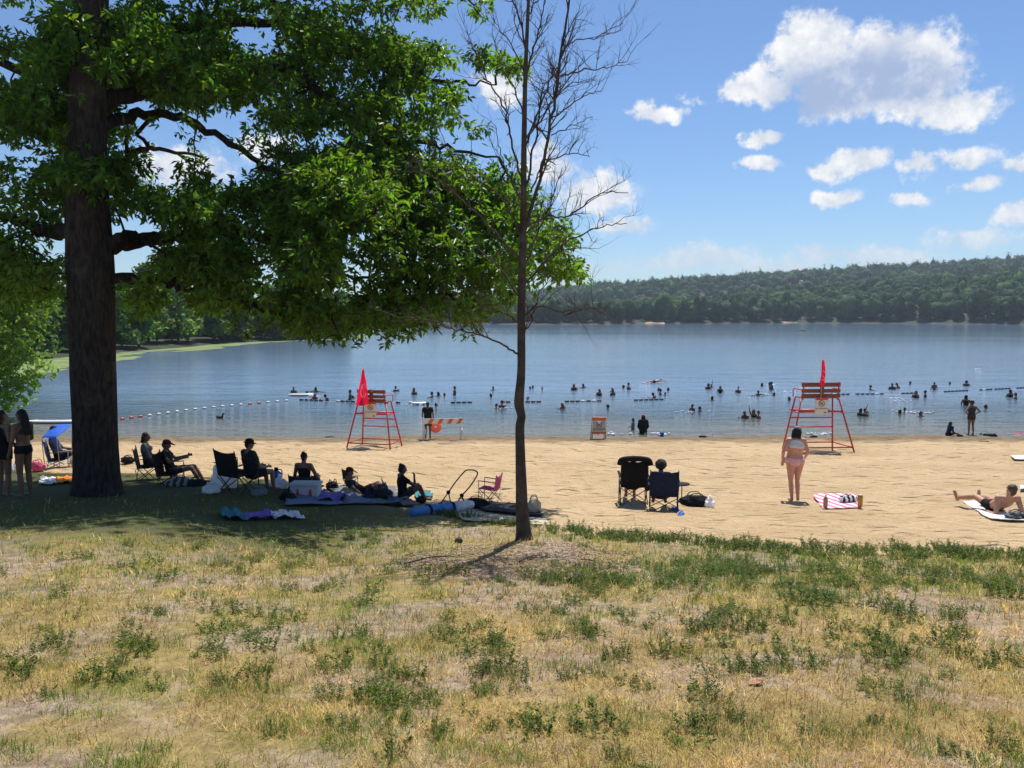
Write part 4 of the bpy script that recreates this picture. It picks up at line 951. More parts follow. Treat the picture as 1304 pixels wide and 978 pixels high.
def garment(me, bones, sel, off):
    n = len(me.vertices); P = np.zeros(n*3, np.float32); me.vertices.foreach_get('co', P); P = P.reshape(-1, 3).astype(float); Nn = np.zeros(n*3, np.float32); me.vertices.foreach_get('normal', Nn); Nn = Nn.reshape(-1, 3)
    best = np.full(n, 9.); ok = np.zeros(n, bool)
    for nm, a, b, ra, rb in bones:
        d = b-a; t = np.clip(((P-a) @ d)/(d @ d), 0, 1); dist = np.linalg.norm(P-(a+t[:, None]*d), axis=1)-(ra+(rb-ra)*t)
        m_ = dist < best; best = np.where(m_, dist, best); rg = sel.get(nm)
        inr = (t >= rg[0]) & (t <= rg[1]) if rg else np.zeros(n, bool); ok = np.where(m_, inr, ok)
    F = [p.vertices[:] for p in me.polygons if len(p.vertices) == 4]; F = np.array(F); keep = ok[F].all(1); F = F[keep]
    if not len(F): return None
    use = np.unique(F); mp = np.zeros(n, int); mp[use] = np.arange(len(use)); edge = np.ones(len(use))*off
    return P[use]+Nn[use]*edge[:, None], mp[F]

def head_piece(style, fr, voxel):
    r, f, u, H = fr; M = Matrix(np.stack([r, f, u], 1).tolist()); mb = MB()
    if style in ('short', 'bun', 'long', 'curly', 'tail', 'bob'):
        mb.ball(H+u*.036-f*.026, (.082, .089, .088), 3, M)
        capsule(mb, H-f*.07-u*.02, H-f*.055-u*.06, .05, .04)
    if style == 'bun': mb.ball(H+u*.10-f*.075, .042, 2)
    if style == 'long':
        for s in (-1, 0, 1): capsule(mb, H-f*.06+r*.045*s, H-f*(.10)-u*.36+r*.05*s, .045, .03)
    if style == 'bob':
        for s in (-1, 0, 1): capsule(mb, H-f*.05+r*.06*s, H-f*.06-u*.12+r*.065*s, .045, .04)
    if style == 'tail': capsule(mb, H-f*.10+u*.05, H-f*.15-u*.2, .03, .018)
    if style == 'curly': mb.ball(H+u*.03-f*.03, (.128, .125, .122), 4, M, .07, 3)
    return remesh(mb, voxel, 2)
def hat_mesh(fr, brim='cap'):
    r, f, u, H = fr; M = Matrix(np.stack([r, f, u], 1).tolist()); mb = MB()
    mb.ball(H+u*.066-f*.015, (.088, .102, .068), 3, M)
    if brim == 'cap': mb.ball(H+u*.05+f*.125, (.075, .085, .012), 2, M @ Matrix.Rotation(-.2, 3, 'X'))
    elif brim == 'wide': mb.ball(H+u*.04, (.18, .19, .014), 3, M)
    elif brim == 'bucket': mb.ball(H+u*.03, (.145, .155, .022), 3, M)
    return remesh(mb, .010, 2)

def person(label, loc, rz, J, skin='tan', clothes=(), hair='short', hair_c='black', hat=None, s=1., fat=1., voxel=.0135, female=False, group=None, name='person', face=True):
    me, bones, fr = body_mesh(J, fat, voxel, female); root = thing(name, label, 'person', loc, rz, group, s)
    me.name = 'body'; me.materials.clear(); me.materials.append(SKIN[skin]); link(bpy.data.objects.new('body', me), root)
    for nm, sel, off, m_ in clothes:
        g = garment(me, bones, sel, off)
        if g: mesh_np(nm, g[0], g[1], m_, root, True)
    if hair:
        hm = head_piece(hair, fr, voxel*.9); hm.name = 'hair'; hm.materials.append(HAIR[hair_c]); link(bpy.data.objects.new('hair', hm), root)
    if hat:
        hm = hat_mesh(fr, hat[0]); hm.name = 'hat'; hm.materials.append(hat[1]); link(bpy.data.objects.new('hat', hm), root)
    if face:
        r, f, u, H = fr
        for sd_ in (-1, 1):
            mb = MB(); mb.ball((0, 0, 0), .011, 2); o = mb.build('eye', EYE, root, True); o.location = H+r*.034*sd_+f*.079+u*.012
    return root
SHIRT = {'belly': (0, 1), 'ribs': (0, 1), 'upper': (0, .8), 'shoulder': (0, 1), 'arm': (0, .55)}
LONG = {**SHIRT, 'arm': (0, 1), 'fore': (0, .9)}
SHORTS = {'belly': (0, .75), 'thigh': (0, .62)}
TROUS = {'belly': (0, .75), 'thigh': (0, 1), 'calf': (0, 1), 'calf2': (0, .8)}
BRIEF = {'belly': (0, .45), 'thigh': (0, .10)}
TRUNKS = {'belly': (0, .6), 'thigh': (0, .38)}
ONEPIECE = {'belly': (0, 1), 'ribs': (0, 1), 'upper': (0, .35), 'thigh': (0, .05)}
BRA = {'ribs': (.80, 1), 'upper': (0, .06)}

def yaw_to(v):   # rz so that local +y points along ground direction v
    return math.atan2(-v[0], v[1])

def beach_people():
    # --- two women standing at the far left
    p = at_ground(7, 634); J = pose(el=(.23, -.05, 1.13), wr=(.17, .16, 1.0), to=(.12, .14, .03), face=(.3, 1, 0))
    person('woman in black swimsuit and shorts standing at the left edge of the picture', p, yaw_to((.3, 1)), J, 'brown', [('swimsuit', ONEPIECE, .008, BLACK), ('shorts', {'belly': (0, .5), 'thigh': (0, .4)}, .014, BLACK)], 'bob', s=1.0, female=True, fat=1.08)
    p = at_ground(33, 634); J = pose(el=(.22, .02, 1.12), wr_r=(.14, .20, 1.02), wr_l=(-.2, .12, .9), face=(0, 1, -.1))
    person('long-haired woman in dark bikini facing left, beside the big trunk', p, yaw_to((-1, .25)), J, 'brown', [('bikini_top', BRA, .008, OLIVE), ('bikini_bottom', {'belly': (0, .5), 'thigh': (0, .12)}, .008, BLACK)], 'long', s=1.01, female=True)
    # --- bather in pink bikini on the open sand
    p = at_ground(1011, 639); J = pose(pelvis=(-.02, 0, .94), waist=(-.012, .01, 1.09), sh=(.165, -.01, 1.385), el_r=(.262, -.03, 1.12), wr_r=(.232, .13, .97), el_l=(-.275, -.07, 1.13), wr_l=(-.262, .05, .92), hi=(.095, 0, .92), kn_r=(.068, .05, .50), an_r=(.088, .03, .085), to_r=(.13, .18, .03), kn_l=(-.085, .0, .50), an_l=(-.055, -.03, .085), to_l=(-.085, .12, .03), face=(.4, 1, -.45), head=(.035, .045, 1.565))
    person('woman in white and pink bikini and grey cap standing on open sand', p, yaw_to((.12, 1)), J, 'fair', [('bikini_top', BRA, .008, WHITE), ('bikini_bottom', {'belly': (0, .35), 'thigh': (0, .06)}, .008, PALEPINK)], 'bob', 'black', ('cap', cloth('pale_grey', (.22, .24, .27))), s=.985, fat=1.24, female=True)
    # --- sunbather propped on his elbows
    p = at_ground(1266, 652); J = pose(pelvis=(0, 0, .13), waist=(0, -.13, .18), chest=(.0, -.29, .27), neck=(0, -.43, .375), head=(0, -.48, .535), sh=(.18, -.39, .36), el=(.25, -.47, .06), wr=(.22, -.22, .05), hi=(.09, .0, .12), kn_r=(.12, .42, .17), an_r=(.16, .80, .10), to_r=(.19, .86, .22), kn_l=(-.13, .40, .20), an_l=(-.26, .80, .09), to_l=(-.30, .85, .21), face=(-.12, 1, .1))
    person('shirtless man in black trunks propped on his elbows on a towel', p, yaw_to((.02, 1)), J, 'tan', [('trunks', TRUNKS, .010, BLACK)], 'short', 'brown', s=1.05)
    # --- couple in folding chairs, centre right
    p = at_ground(806, 641); person('sitter in the black high-backed recliner, only hair and legs showing', p+Vector((0, .12, .0)), yaw_to((.05, 1)), sit(.34, .50, kn=(.1, .46, .44), an=(.1, .50, .08), arms=((.27, -.1, .56), (.24, .2, .58))), 'brown', [('shirt', SHIRT, .012, CHAR), ('shorts', SHORTS, .012, BLACK)], 'short', s=.90)
    p = at_ground(845, 650); person('curly-haired person in dark clothes in the navy camp chair', p+Vector((-.05, .1, 0)), yaw_to((.15, 1)), sit(.27, .2, kn=(.12, .46, .40), an=(.14, .56, .08), arms=((.29, -.02, .46), (.25, .24, .46))), 'dark', [('shirt', LONG, .013, BLACK), ('trousers', TROUS, .012, MAROON)], 'curly', s=.90)
    # --- shade, left: from right to left
    p = at_ground(510, 638); J = sit(.05, .05, kn=(.12, .40, .35), an=(.12, .52, .07), arms=((.27, .16, .42), (.2, .36, .3)), el_r=(.2, .26, .40), wr_r=(.11, .27, .58), face=(0, 1, .05), curl=(1.15, 0, 0))
    person('seated woman in profile raising a drink to her mouth in the shade', p+Vector((.05, 0, 0)), yaw_to((1, .35)), J, 'dark', [('shirt', SHIRT, .012, BLACK), ('shorts', SHORTS, .012, CHAR)], 'bun', s=.90)
    p = at_ground(462, 632); J = sit(.03, .95, kn=(.12, .40, .30), an=(.12, .62, .07), arms=((.26, -.22, .25), (.22, -.05, .1)))
    person('reclining person in a maroon cap behind the bags in shade', p, yaw_to((1, .3)), J, 'brown', [('shirt', SHIRT, .012, CHAR), ('shorts', SHORTS, .012, BLACK)], 'short', hat=('cap', MAROON), s=.88)
    p = at_ground(389, 628); J = sit(.15, .15, kn=(.13, .42, .36), an=(.14, .56, .07), arms=((.30, .06, .36), (.24, .28, .36)))
    person('person with hair bun and bare shoulders sitting low, seen from behind', p, yaw_to((.15, 1)), J, 'brown', [('top', {'belly': (0, 1), 'ribs': (0, 1), 'upper': (0, .3)}, .010, BLACK), ('shorts', SHORTS, .012, CHAR)], 'bun', s=.89, female=True)
    p = at_ground(312, 630); J = sit(.40, .12, kn=(.12, .46, .46), an=(.12, .50, .08), arms=((.28, .04, .64), (.16, .34, .60)), face=(.15, 1, -.15))
    person('heavy man in bucket hat in the black camp chair by white bags', p+Vector((.12, .05, 0)), yaw_to((.75, 1)), J, 'brown', [('shirt', SHIRT, .014, CHAR), ('shorts', SHORTS, .014, BLACK)], 'short', hat=('bucket', BLACK), s=.90, fat=1.25)
    p = at_ground(190, 612); J = sit(.36, .15, arms=((.26, .05, .60), (.14, .32, .60)), face=(.1, 1, -.25))
    person('woman with loose dark hair in a chair just right of the trunk', p, yaw_to((1, .35)), J, 'brown', [('shirt', SHIRT, .012, GREYC), ('shorts', SHORTS, .012, CHAR)], 'bob', s=.93, female=True)
    p = at_ground(216, 618); J = sit(.26, .28, kn=(.12, .52, .42), an=(.14, .72, .08), arms=((.26, .04, .60), (.2, .34, .68)), face=(0, 1, -.2))
    person('person in a cap with legs stretched out, nearer of the shaded pair', p+Vector((0, .1, 0)), yaw_to((1, .12)), J, 'brown', [('shirt', SHIRT, .012, BLACK), ('shorts', SHORTS, .012, CHAR)], 'short', hat=('cap', MAROON), s=.90)
    p = at_ground(76, 594); J = sit(.20, .30, kn=(.12, .46, .40), an=(.12, .62, .08), arms=((.26, .05, .45), (.22, .30, .40)))
    person('man in cap on the slate blue chair under a small blue shade', p, yaw_to((1, .45)), J, 'brown', [('shirt', SHIRT, .012, SLATE), ('shorts', SHORTS, .012, BLACK)], 'short', hat=('cap', NAVY), s=1.05)
    # --- water's edge
    p = at_ground(545, 559); J = pose(el=(.25, -.02, 1.13), wr=(.24, .08, .90))
    person('person in black shirt and shorts behind the striped barricade, facing the lake', p, yaw_to((.05, 1)), J, 'brown', [('shirt', SHIRT, .020, BLACK), ('shorts', {'belly': (0, .75), 'thigh': (0, .75)}, .022, BLACK)], 'short', s=.97, fat=1.1, voxel=.016)
    p = at_ground(1236, 554); J = pose(el=(.36, -.10, 1.17), wr=(.19, .03, 1.02), kn=(.10, .01, .5), an=(.12, -.02, .085), curl=(.2, 0, 0))
    person('woman in dark swim dress standing hands on hips at the waterline', p, yaw_to((-.1, 1)), J, 'brown', [('swim_dress', {'belly': (0, 1), 'ribs': (0, 1), 'upper': (0, .3), 'thigh': (0, .38)}, .016, OLIVE)], 'short', hat=('bucket', BLACK), s=.96, fat=1.12, female=True, voxel=.016)
    p = at_ground(1207, 555); J = sit(.02, -.35, kn=(.1, .42, .16), an=(.1, .74, .07), arms=((.2, .16, .28), (.15, .36, .2)), face=(0, 1, -.45))
    person('child in dark blue swim shirt sitting on the wet sand', p, yaw_to((1, .2)), J, 'brown', [('shirt', LONG, .010, NAVY), ('shorts', SHORTS, .01, BLACK)], 'bob', s=.78, voxel=.016)
    p = at_water(819, 552); p.z = -.72; person('wader in black top and red cap, back to the beach', p, yaw_to((.1, 1)), pose(el=(.24, .03, 1.12), wr=(.2, .2, .98)), 'dark', [('shirt', LONG, .022, BLACK), ('trousers', TROUS, .015, BLACK)], 'bob', hat=('none', REDC), s=.95, fat=1.15, voxel=.018)
    p = at_water(806, 547); p.z = -.62; person('child wading left of the red capped wader', p, yaw_to((-1, .4)), pose(el=(.22, .05, 1.13), wr=(.16, .24, 1.05)), 'brown', [('shirt', SHIRT, .014, TEALC)], 'bob', s=.70, voxel=.018)
beach_people()

# ------------------------------------------------------------------ bathers in the lake
def ordinal(n):
    t = ['', 'first', 'second', 'third', 'fourth', 'fifth', 'sixth', 'seventh', 'eighth', 'ninth', 'tenth', 'eleventh', 'twelfth', 'thirteenth', 'fourteenth', 'fifteenth', 'sixteenth', 'seventeenth', 'eighteenth', 'nineteenth', 'twentieth']
    if n <= 20: return t[n]
    tens = {2: 'twenty', 3: 'thirty', 4: 'forty', 5: 'fifty', 6: 'sixty', 7: 'seventy'}[n//10]
    return tens+'-'+t[n % 10] if n % 10 else tens[:-1]+'ieth'
def bathers():
    rng = np.random.default_rng(3)
    PO = {'head': (pose(), -1.43), 'bust': (pose(el=(.26, .06, 1.14), wr=(.2, .25, 1.05)), -1.22), 'waist': (pose(el=(.27, .0, 1.13), wr=(.24, .16, .98)), -1.05),
          'spread': (pose(el=(.42, .05, 1.34), wr=(.66, .1, 1.33)), -1.33), 'raise': (pose(el=(.24, .1, 1.16), wr=(.2, .3, 1.2), el_r=(.30, .05, 1.62), wr_r=(.34, .1, 1.86)), -1.28), 'lean': (pose(neck=(0, .06, 1.42), head=(0, .16, 1.55), el=(.25, .16, 1.2), wr=(.2, .4, 1.3)), -1.26)}
    PR = {}; first = {}
    for k, (J, z) in PO.items():
        for skin, hr, top in (('dark', 'short', None), ('brown', 'bob', BLACK), ('tan', 'bun', NAVY)):
            cl = [('swimsuit', ONEPIECE, .01, top)] if top else [('trunks', TRUNKS, .012, CHAR)]
            PR[k, skin] = person('x', (0, 0, 0), 0, J, skin, cl, hr, voxel=.026, name='swimmer', face=False); first[k, skin] = True
    # one prone swimmer
    Jp = pose(el_r=(.30, .0, 1.62), wr_r=(.28, .1, 1.90), kn=(.1, -.1, .52), face=(0, 1, .6)); PR['prone', 'tan'] = person('x', (0, 0, 0), 0, Jp, 'tan', [('trunks', TRUNKS, .012, CHAR)], 'short', voxel=.026, name='swimmer', face=False); first['prone', 'tan'] = True
    L = [(374, 501, 'bust'), (390.6, 502.5, 'head'), (402.4, 499.5, 'spread'), (401, 508, 'lean'), (417, 510, 'lean'), (446, 509, 'waist'), (450, 509, 'head'), (505, 498.5, 'lean'), (527.5, 502.5, 'bust'), (550, 506, 'spread'), (558, 504.5, 'head'), (566, 505.5, 'head'), (579, 503, 'waist'), (555.5, 519.5, 'head'),
         (628, 497, 'head'), (625, 506, 'head'), (632, 520, 'head'), (639.5, 520, 'bust'), (675, 496, 'head'), (678.5, 495, 'head'), (672, 510, 'head'), (690.5, 497, 'head'), (731, 497, 'bust'), (742.5, 494, 'spread'), (763, 504, 'bust'), (779.5, 499, 'head'), (780.5, 503.5, 'bust'), (794, 495, 'head'), (800.5, 496, 'bust'), (820, 488, 'prone'),
         (839, 498, 'head'), (841, 503, 'bust'), (847, 504, 'head'), (851, 497.5, 'head'), (834, 507, 'lean'), (717.5, 521, 'lean'), (774, 520, 'head'), (902, 495.5, 'raise'), (906, 494, 'head'), (917, 500.5, 'waist'), (940, 500, 'bust'), (970.6, 492, 'head'), (982, 497, 'waist'), (980, 491, 'head'), (965.5, 504, 'spread'), (986, 504, 'head'), (1004.5, 510, 'head'),
         (907, 509.5, 'head'), (881.5, 523.5, 'bust'), (891, 524, 'head'), (949.7, 532.5, 'lean'), (966, 532.5, 'bust'), (960, 531, 'raise'), (1108.5, 496.5, 'spread'), (1136, 496, 'bust'), (1144, 494.5, 'lean'), (1159, 490, 'head'), (1166, 506.5, 'bust'), (1178, 506, 'bust'), (1101, 529.5, 'bust'), (1096, 529, 'raise'), (1104, 529, 'head'), (1146, 527, 'head'), (1152, 525, 'head'), (1173, 530, 'head'),
         (1189.5, 496.5, 'waist'), (1209.4, 490, 'head'), (1230.5, 491.5, 'lean'), (1230, 516, 'waist'), (1255, 521, 'head'), (1286, 505.5, 'bust'), (1293, 508, 'bust')]
    L.sort(); marks = [(478, 'near the left lifeguard stand'), (565, 'beyond the striped barricade'), (660, 'beside the dead trunk'), (762, 'beyond the orange sign board'), (817, 'beyond the red capped wader'), (1035, 'by the right lifeguard stand'), (1236, 'near the woman with hands on hips')]
    word = {'head': 'bather with only the head above water', 'bust': 'bather in water to the shoulders', 'waist': 'bather standing chest deep', 'spread': 'bather with arms spread on the water', 'raise': 'bather with one arm raised', 'lean': 'bather leaning forward in the water', 'prone': 'swimmer doing the crawl'}
    skins = ['dark', 'brown', 'tan']
    for n, (u, v, k) in enumerate(L):
        sk = 'tan' if k == 'prone' else skins[int(rng.choice(3, p=[.4, .38, .22]))]; src = PR[k, sk]
        if first[k, sk]: o = src; first[k, sk] = False
        else: o = copy_tree(src)
        p = at_water(u, v); s = rng.uniform(.86, 1.05)
        if k == 'prone': o.rotation_euler = (R(-80), 0, yaw_to((1, .3))); p.z = -.02; o.rotation_euler = (R(-82), 0, R(-70)); o.location = p
        else: o.location = (p.x, p.y, PO[k][1]*s+rng.uniform(-.03, .05)); o.rotation_euler = (0, 0, rng.uniform(0, 6.28))
        o.scale = (s, s, s); mk = min(marks, key=lambda q: abs(q[0]-u))[1]
        tag(o, f'{word[k]}, {ordinal(n+1)} in the lake from the left', 'bather', 'bathers in the lake')
    for key, un in first.items():
        if un:
            for c in list(PR[key].children): bpy.data.objects.remove(c)
            bpy.data.objects.remove(PR[key])
bathers()
# ================================================================== things on the beach
STEEL_RED = mat('red_paint', (.52, .035, .03), .45, .2, 12); SLATW = mat('stand_slats', (.20, .065, .04), .7, .35, 25, .4, 60); SIGNW = mat('sign_white', (.70, .66, .58), .5, .08, 10); SIGNR = mat('sign_red', (.60, .06, .03), .5, .1, 10); INK = mat('sign_ink', (.03, .03, .035), .5)
FLAGR = mat('flag_red', (.62, .025, .03), .8, .15, 9, trans=.45); FLAGW = mat('flag_white', (.75, .6, .58), .8, trans=.3); TUBE = mat('dark_tube', (.02, .02, .022), .4, metal=.4); ALU = mat('aluminium_tube', (.42, .42, .43), .35, metal=.8); WOODB = mat('pale_wood', (.42, .30, .18), .8, .3, 20); PLASTICW = mat('white_plastic', (.75, .75, .74), .4, .06, 8); ORANGE = mat('orange_plastic', (.75, .16, .05), .5, .1, 8)

def text_part(txt, size, m_, parent, loc, rot):
    cu = bpy.data.curves.new('lettering', 'FONT'); cu.body = txt; cu.size = size; cu.align_x = 'CENTER'; cu.align_y = 'CENTER'; cu.extrude = .001
    t = bpy.data.objects.new('t', cu); COL.objects.link(t); dg = bpy.context.evaluated_depsgraph_get(); me = bpy.data.meshes.new_from_object(t.evaluated_get(dg)); bpy.data.objects.remove(t)
    me.name = 'lettering'; me.materials.clear(); me.materials.append(m_); o = link(bpy.data.objects.new('lettering', me), parent); o.location = loc; o.rotation_euler = rot; return o
def ring_mb(c, r0, r1, y, k=28, a0=0., a1=6.2832):
    mb = MB(); V, F = [], []
    for i in range(k+1):
        a = a0+(a1-a0)*i/k
        for rr in (r0, r1):
            for yy in (y, y+.004): V.append((c[0]+rr*math.cos(a), yy, c[1]+rr*math.sin(a)))
    for i in range(k):
        b = i*4; n = b+4; F += [(b, n, n+2, b+2), (b+1, b+3, n+3, n+1), (b, b+1, n+1, n), (b+2, n+2, n+3, b+3)]
    return mb._add(V, F4=F)
def no_swim_symbol(parent, cx, cz, r, y):
    """ring with a slash over a swimmer and waves"""
    ring_mb((cx, cz), r*.84, r, y).build('symbol_ring', INK, parent)
    mb = MB(); mb.box((cx, y-.002, cz), (r*1.7, .004, r*.14), Matrix.Rotation(R(40), 3, 'Y')); mb.build('symbol_slash', SIGNR, parent)
    mb = MB(); mb.ball((cx+r*.3, y, cz+r*.15), (r*.15, .004, r*.15), 2); mb.tube(catmull([(cx-r*.55, y, cz-r*.05), (cx-r*.15, y, cz+r*.22), (cx+r*.12, y, cz-r*.08)], 4), r*.1, 6); mb.build('symbol_swimmer', INK, parent)
    mb = MB(); mb.tube([(cx-r*.6+r*1.2*i/12, y, cz-r*.35+r*.07*math.sin(i*1.57)) for i in range(13)], r*.06, 5); mb.build('symbol_wave', INK, parent)

def stand(label, loc, rz, Wn, Wf, dep, Wt, hs, hb):
    """lifeguard stand seen from behind: near = back side (-y), far = lake side (+y)"""
    t = thing('lifeguard_stand', label, 'lifeguard stand', loc, rz, 'lifeguard stands'); dt = dep*.38
    cor = {}
    for sx in (-1, 1):
        for side, W, y0, y1 in (('b', Wn, -dep/2, -dt/2), ('f', Wf, dep/2, dt/2)):
            a = np.array((sx*W/2, y0, gz(loc[0]+math.cos(rz)*sx*W/2-math.sin(rz)*y0, loc[1]+math.sin(rz)*sx*W/2+math.cos(rz)*y0)-loc[2]-.06)); b = np.array((sx*Wt/2, y1, hs)); cor[sx, side] = (a, b)
            mb = MB(); mb.tube([a, b], .032, 8); mb.build('leg', STEEL_RED, t, True)
    def on(sx, sd, z): a, b = cor[sx, sd]; k = (z-a[2])/(b[2]-a[2]); return a+(b-a)*k
    def bar(nm, p, q, r=.024): mb = MB(); mb.tube([p, q], r, 8); mb.build(nm, STEEL_RED, t, True)
    for sd in 'bf': bar('base_rail', on(-1, sd, .22), on(1, sd, .22))
    for sx in (-1, 1): bar('base_rail', on(sx, 'b', .22), on(sx, 'f', .22)); bar('side_rail', on(sx, 'b', hs*.74), on(sx, 'f', hs*.74))
    for z in (.42, .60): bar('rung', on(-1, 'f', hs*z), on(1, 'f', hs*z))
    bar('back_rail', on(-1, 'b', hs*.76), on(1, 'b', hs*.76), .034)
    mb = MB(); mb.box((0, dep/2*.38+.32, hs*.74), (Wt*1.02, .28, .04)); mb.build('foot_rest', STEEL_RED, t)
    for j in range(4): mb = MB(); mb.box((0, -dt/2+.06+j*.14, hs+.02), (Wt, .115, .035), bev=.006); mb.build('seat_slat', SLATW, t)
    hh = hb-hs
    for j, (z0, z1) in enumerate(((.06, .30), (.36, .60), (.72, .98))):
        mb = MB(); mb.box((0, -dt/2-.06, hs+hh*(z0+z1)/2), (Wt*1.02, .035, hh*(z1-z0)), bev=.008); mb.build('back_slat', SLATW, t)
    for sx in (-1, 1):
        bar('back_post', (sx*Wt*.46, -dt/2-.02, hs-.05), (sx*Wt*.46, -dt/2-.10, hb+.02), .028)
        mb = MB(); mb.tube(catmull([(sx*Wt*.5, -dt/2-.06, hs+hh*.55), (sx*Wt*.53, 0, hs+hh*.55), (sx*Wt*.53, dt/2+.1, hs+hh*.5), (sx*Wt*.52, dt/2+.12, hs)], 4), .02, 7); mb.build('arm_rest', STEEL_RED, t, True)
    mb = MB(); mb.box((.02, -dt/2-.10, hs+hh*.5), (.14, .04, hh*1.05)); mb.build('middle_post', SLATW, t)
    # closed-beach sign
    sg = MB(); sw, sh_ = .48, .64; zc = hs-.26; ys = -dt/2-.14; sg.box((0, ys, zc), (sw, .02, sh_), bev=.005); sp = sg.build('sign', SIGNW, t)
    mb = MB(); mb.box((0, ys-.013, zc+sh_*.42), (sw*.98, .008, sh_*.15)); mb.build('sign_band', SIGNR, sp)
    no_swim_symbol(sp, 0, zc+sh_*.14, .115, ys-.016); text_part('NO SWIMMING', .068, INK, sp, (0, ys-.013, zc-sh_*.15), (R(90), 0, 0))
    mb = MB(); mb.box((sw*.28, ys-.012, zc-sh_*.38), (.10, .004, .03)); mb.build('sign_footer', INK, sp)
    return t
def flag(label, loc, rz, H, wide, seed):
    """red flag hanging from a pole fixed to the stand"""
    t = thing('warning_flag', label, 'flag', loc, rz, 'red warning flags'); mb = MB(); mb.tube([(0, 0, -.75), (0, 0, H+.06)], .016, 8); mb.build('pole', WOODB, t, True)
    rg = random.Random(seed); ph = rg.uniform(0, 3)
    def f(u_, v_):
        dr = v_*H; wd = wide*(.12+.88*v_**.85); x = -wd*.62+u_*wd; fold = .085*math.sin(u_*8+ph+v_*3)*(.3+v_)+.03*math.sin(u_*17+v_*9)
        return (x+.02+.05*v_*math.sin(v_*3), -.03+fold, H-dr-.10*(1-abs(u_-.35)*1.6)*v_)
    mb = MB(); mb.sheet(f, 26, 30, .0); o = mb.build('cloth', FLAGR, t, True)
    V, F = [], []; k = 30
    for i in range(k+1):
        a = .4+5.3*i/k
        for rr in (.20, .265):
            uu, vv = .52+rr*1.15*math.cos(a), .60+rr*.78*math.sin(a); p = f(uu, vv); V.append((p[0], p[1]-.008, p[2]))
    for i in range(k): F.append((2*i, 2*i+1, 2*i+3, 2*i+2))
    mesh_np('emblem_ring', V, np.array(F), FLAGW, t); V2 = []
    for i in range(9):
        for w_ in (-.03, .03): uu = .36+.34*i/8; vv = .46+.30*i/8+w_; p = f(uu, vv); V2.append((p[0], p[1]-.008, p[2]))
    mesh_np('emblem_slash', V2, np.array([(2*i, 2*i+1, 2*i+3, 2*i+2) for i in range(8)]), FLAGW, t)
    return t
def stands():
    p = at_ground(1038, 574); rz = R(3); stand('taller red lifeguard stand behind the bikini woman, with sign and flag', p, rz, 2.35, 1.95, 1.35, 1.42, 1.98, 2.58)
    flag('red warning flag on the right lifeguard stand', p+Vector((-.02, -.42, 2.55)), rz+.2, .85, .24, 2)
    p = at_ground(478, 569); rz = R(-14); stand('smaller red lifeguard stand on the left, a flag covering its back', p, rz, 1.85, 1.75, 1.35, 1.18, 1.80, 2.32)
    flag('larger red warning flag drooping over the left lifeguard stand', p+Vector((-.35, -.45, 1.78)), rz+.1, 1.36, .52, 5)
stands()

def barricade():
    p = at_ground(563, 560); W = 1.62; H = .98; t = thing('barricade', 'white folding barricade with orange striped board at the water', 'barricade', p, R(4))
    for sx in (-1, 1):
        mb = MB(); mb.box((sx*W/2, -.05, H/2-.02), (.09, .06, H+.06), Matrix.Rotation(R(-9), 3, 'X'), .01); mb.build('post', PLASTICW, t); mb = MB(); mb.box((sx*W/2, .14, H/2-.06), (.08, .05, H), Matrix.Rotation(R(15), 3, 'X'), .01); mb.build('post', PLASTICW, t)
        mb = MB(); mb.box((sx*W/2, .04, .26), (.06, .34, .05)); mb.build('brace', PLASTICW, t)
        mb = MB(); mb.ball((sx*W/2+.04, .02, .36), (.07, .12, .16), 2, None, .12, 4); mb.build('sand_bag', WHITE, t, True)
    b = MB(); b.box((0, -.13, H-.14), (W-.1, .03, .24), bev=.006); bd = b.build('board', PLASTICW, t)
    for k in range(4):
        x = -W/2+.18+k*.42; mb = MB(); mb._add([(x, -.149, H-.255), (x+.17, -.149, H-.255), (x+.30, -.149, H-.025), (x+.13, -.149, H-.025)], F4=[(0, 1, 2, 3)]); mb.build('stripe', ORANGE, bd)
    p = at_ground(552, 560); mb = MB(); V = [(math.cos(a)*(.16+.11*math.cos(b_)), .10*math.sin(b_), .50+math.sin(a)*(.16+.11*math.cos(b_))) for a in np.arange(24)*2*math.pi/24 for b_ in np.arange(10)*2*math.pi/10]
    F = [(i*10+j, ((i+1) % 24)*10+j, ((i+1) % 24)*10+(j+1) % 10, i*10+(j+1) % 10) for i in range(24) for j in range(10)]; mb._add(V, F4=F); o = mb.build('swim_ring', mat('orange_vinyl', (.80, .27, .14), .35, .1, 6, trans=.2), None, True); o.location = p+Vector((.05, .5, 0)); tag(o, 'round orange swim ring held by the person behind the barricade', 'swim ring')
    # sign board on legs
    p = at_ground(762.5, 559); t = thing('sign_board', 'upright white sign board with orange bands at the waterline', 'sign', p, R(3)); W, H = .66, .98
    for sx in (-1, 1): mb = MB(); mb.box((sx*W*.46, 0, H*.45), (.05, .05, H*1.04), None, .006); mb.build('leg', WOODB, t); mb = MB(); mb.tube([(sx*W*.46, .03, H*.9), (sx*W*.46, .45, -.05)], .02, 6); mb.build('leg', WOODB, t)
    mb = MB(); mb.box((0, -.04, H*.63), (W, .025, H*.76), bev=.006); bd = mb.build('board', SIGNW, t)
    for z, h in ((.93, .16), (.29, .10)): mb = MB(); mb.box((0, -.056, H*z), (W*.97, .008, H*h)); mb.build('band', ORANGE, bd)
    mb = MB(); mb.box((0, -.055, H*.60), (W*.80, .006, H*.44)); mb.build('notice', mat('notice_grey', (.55, .52, .48), .6, .1, 10), bd); no_swim_symbol(bd, 0, H*.66, .135, -.062); text_part('NO SWIMMING', .085, INK, bd, (0, -.0605, H*.46), (R(90), 0, 0))
barricade()

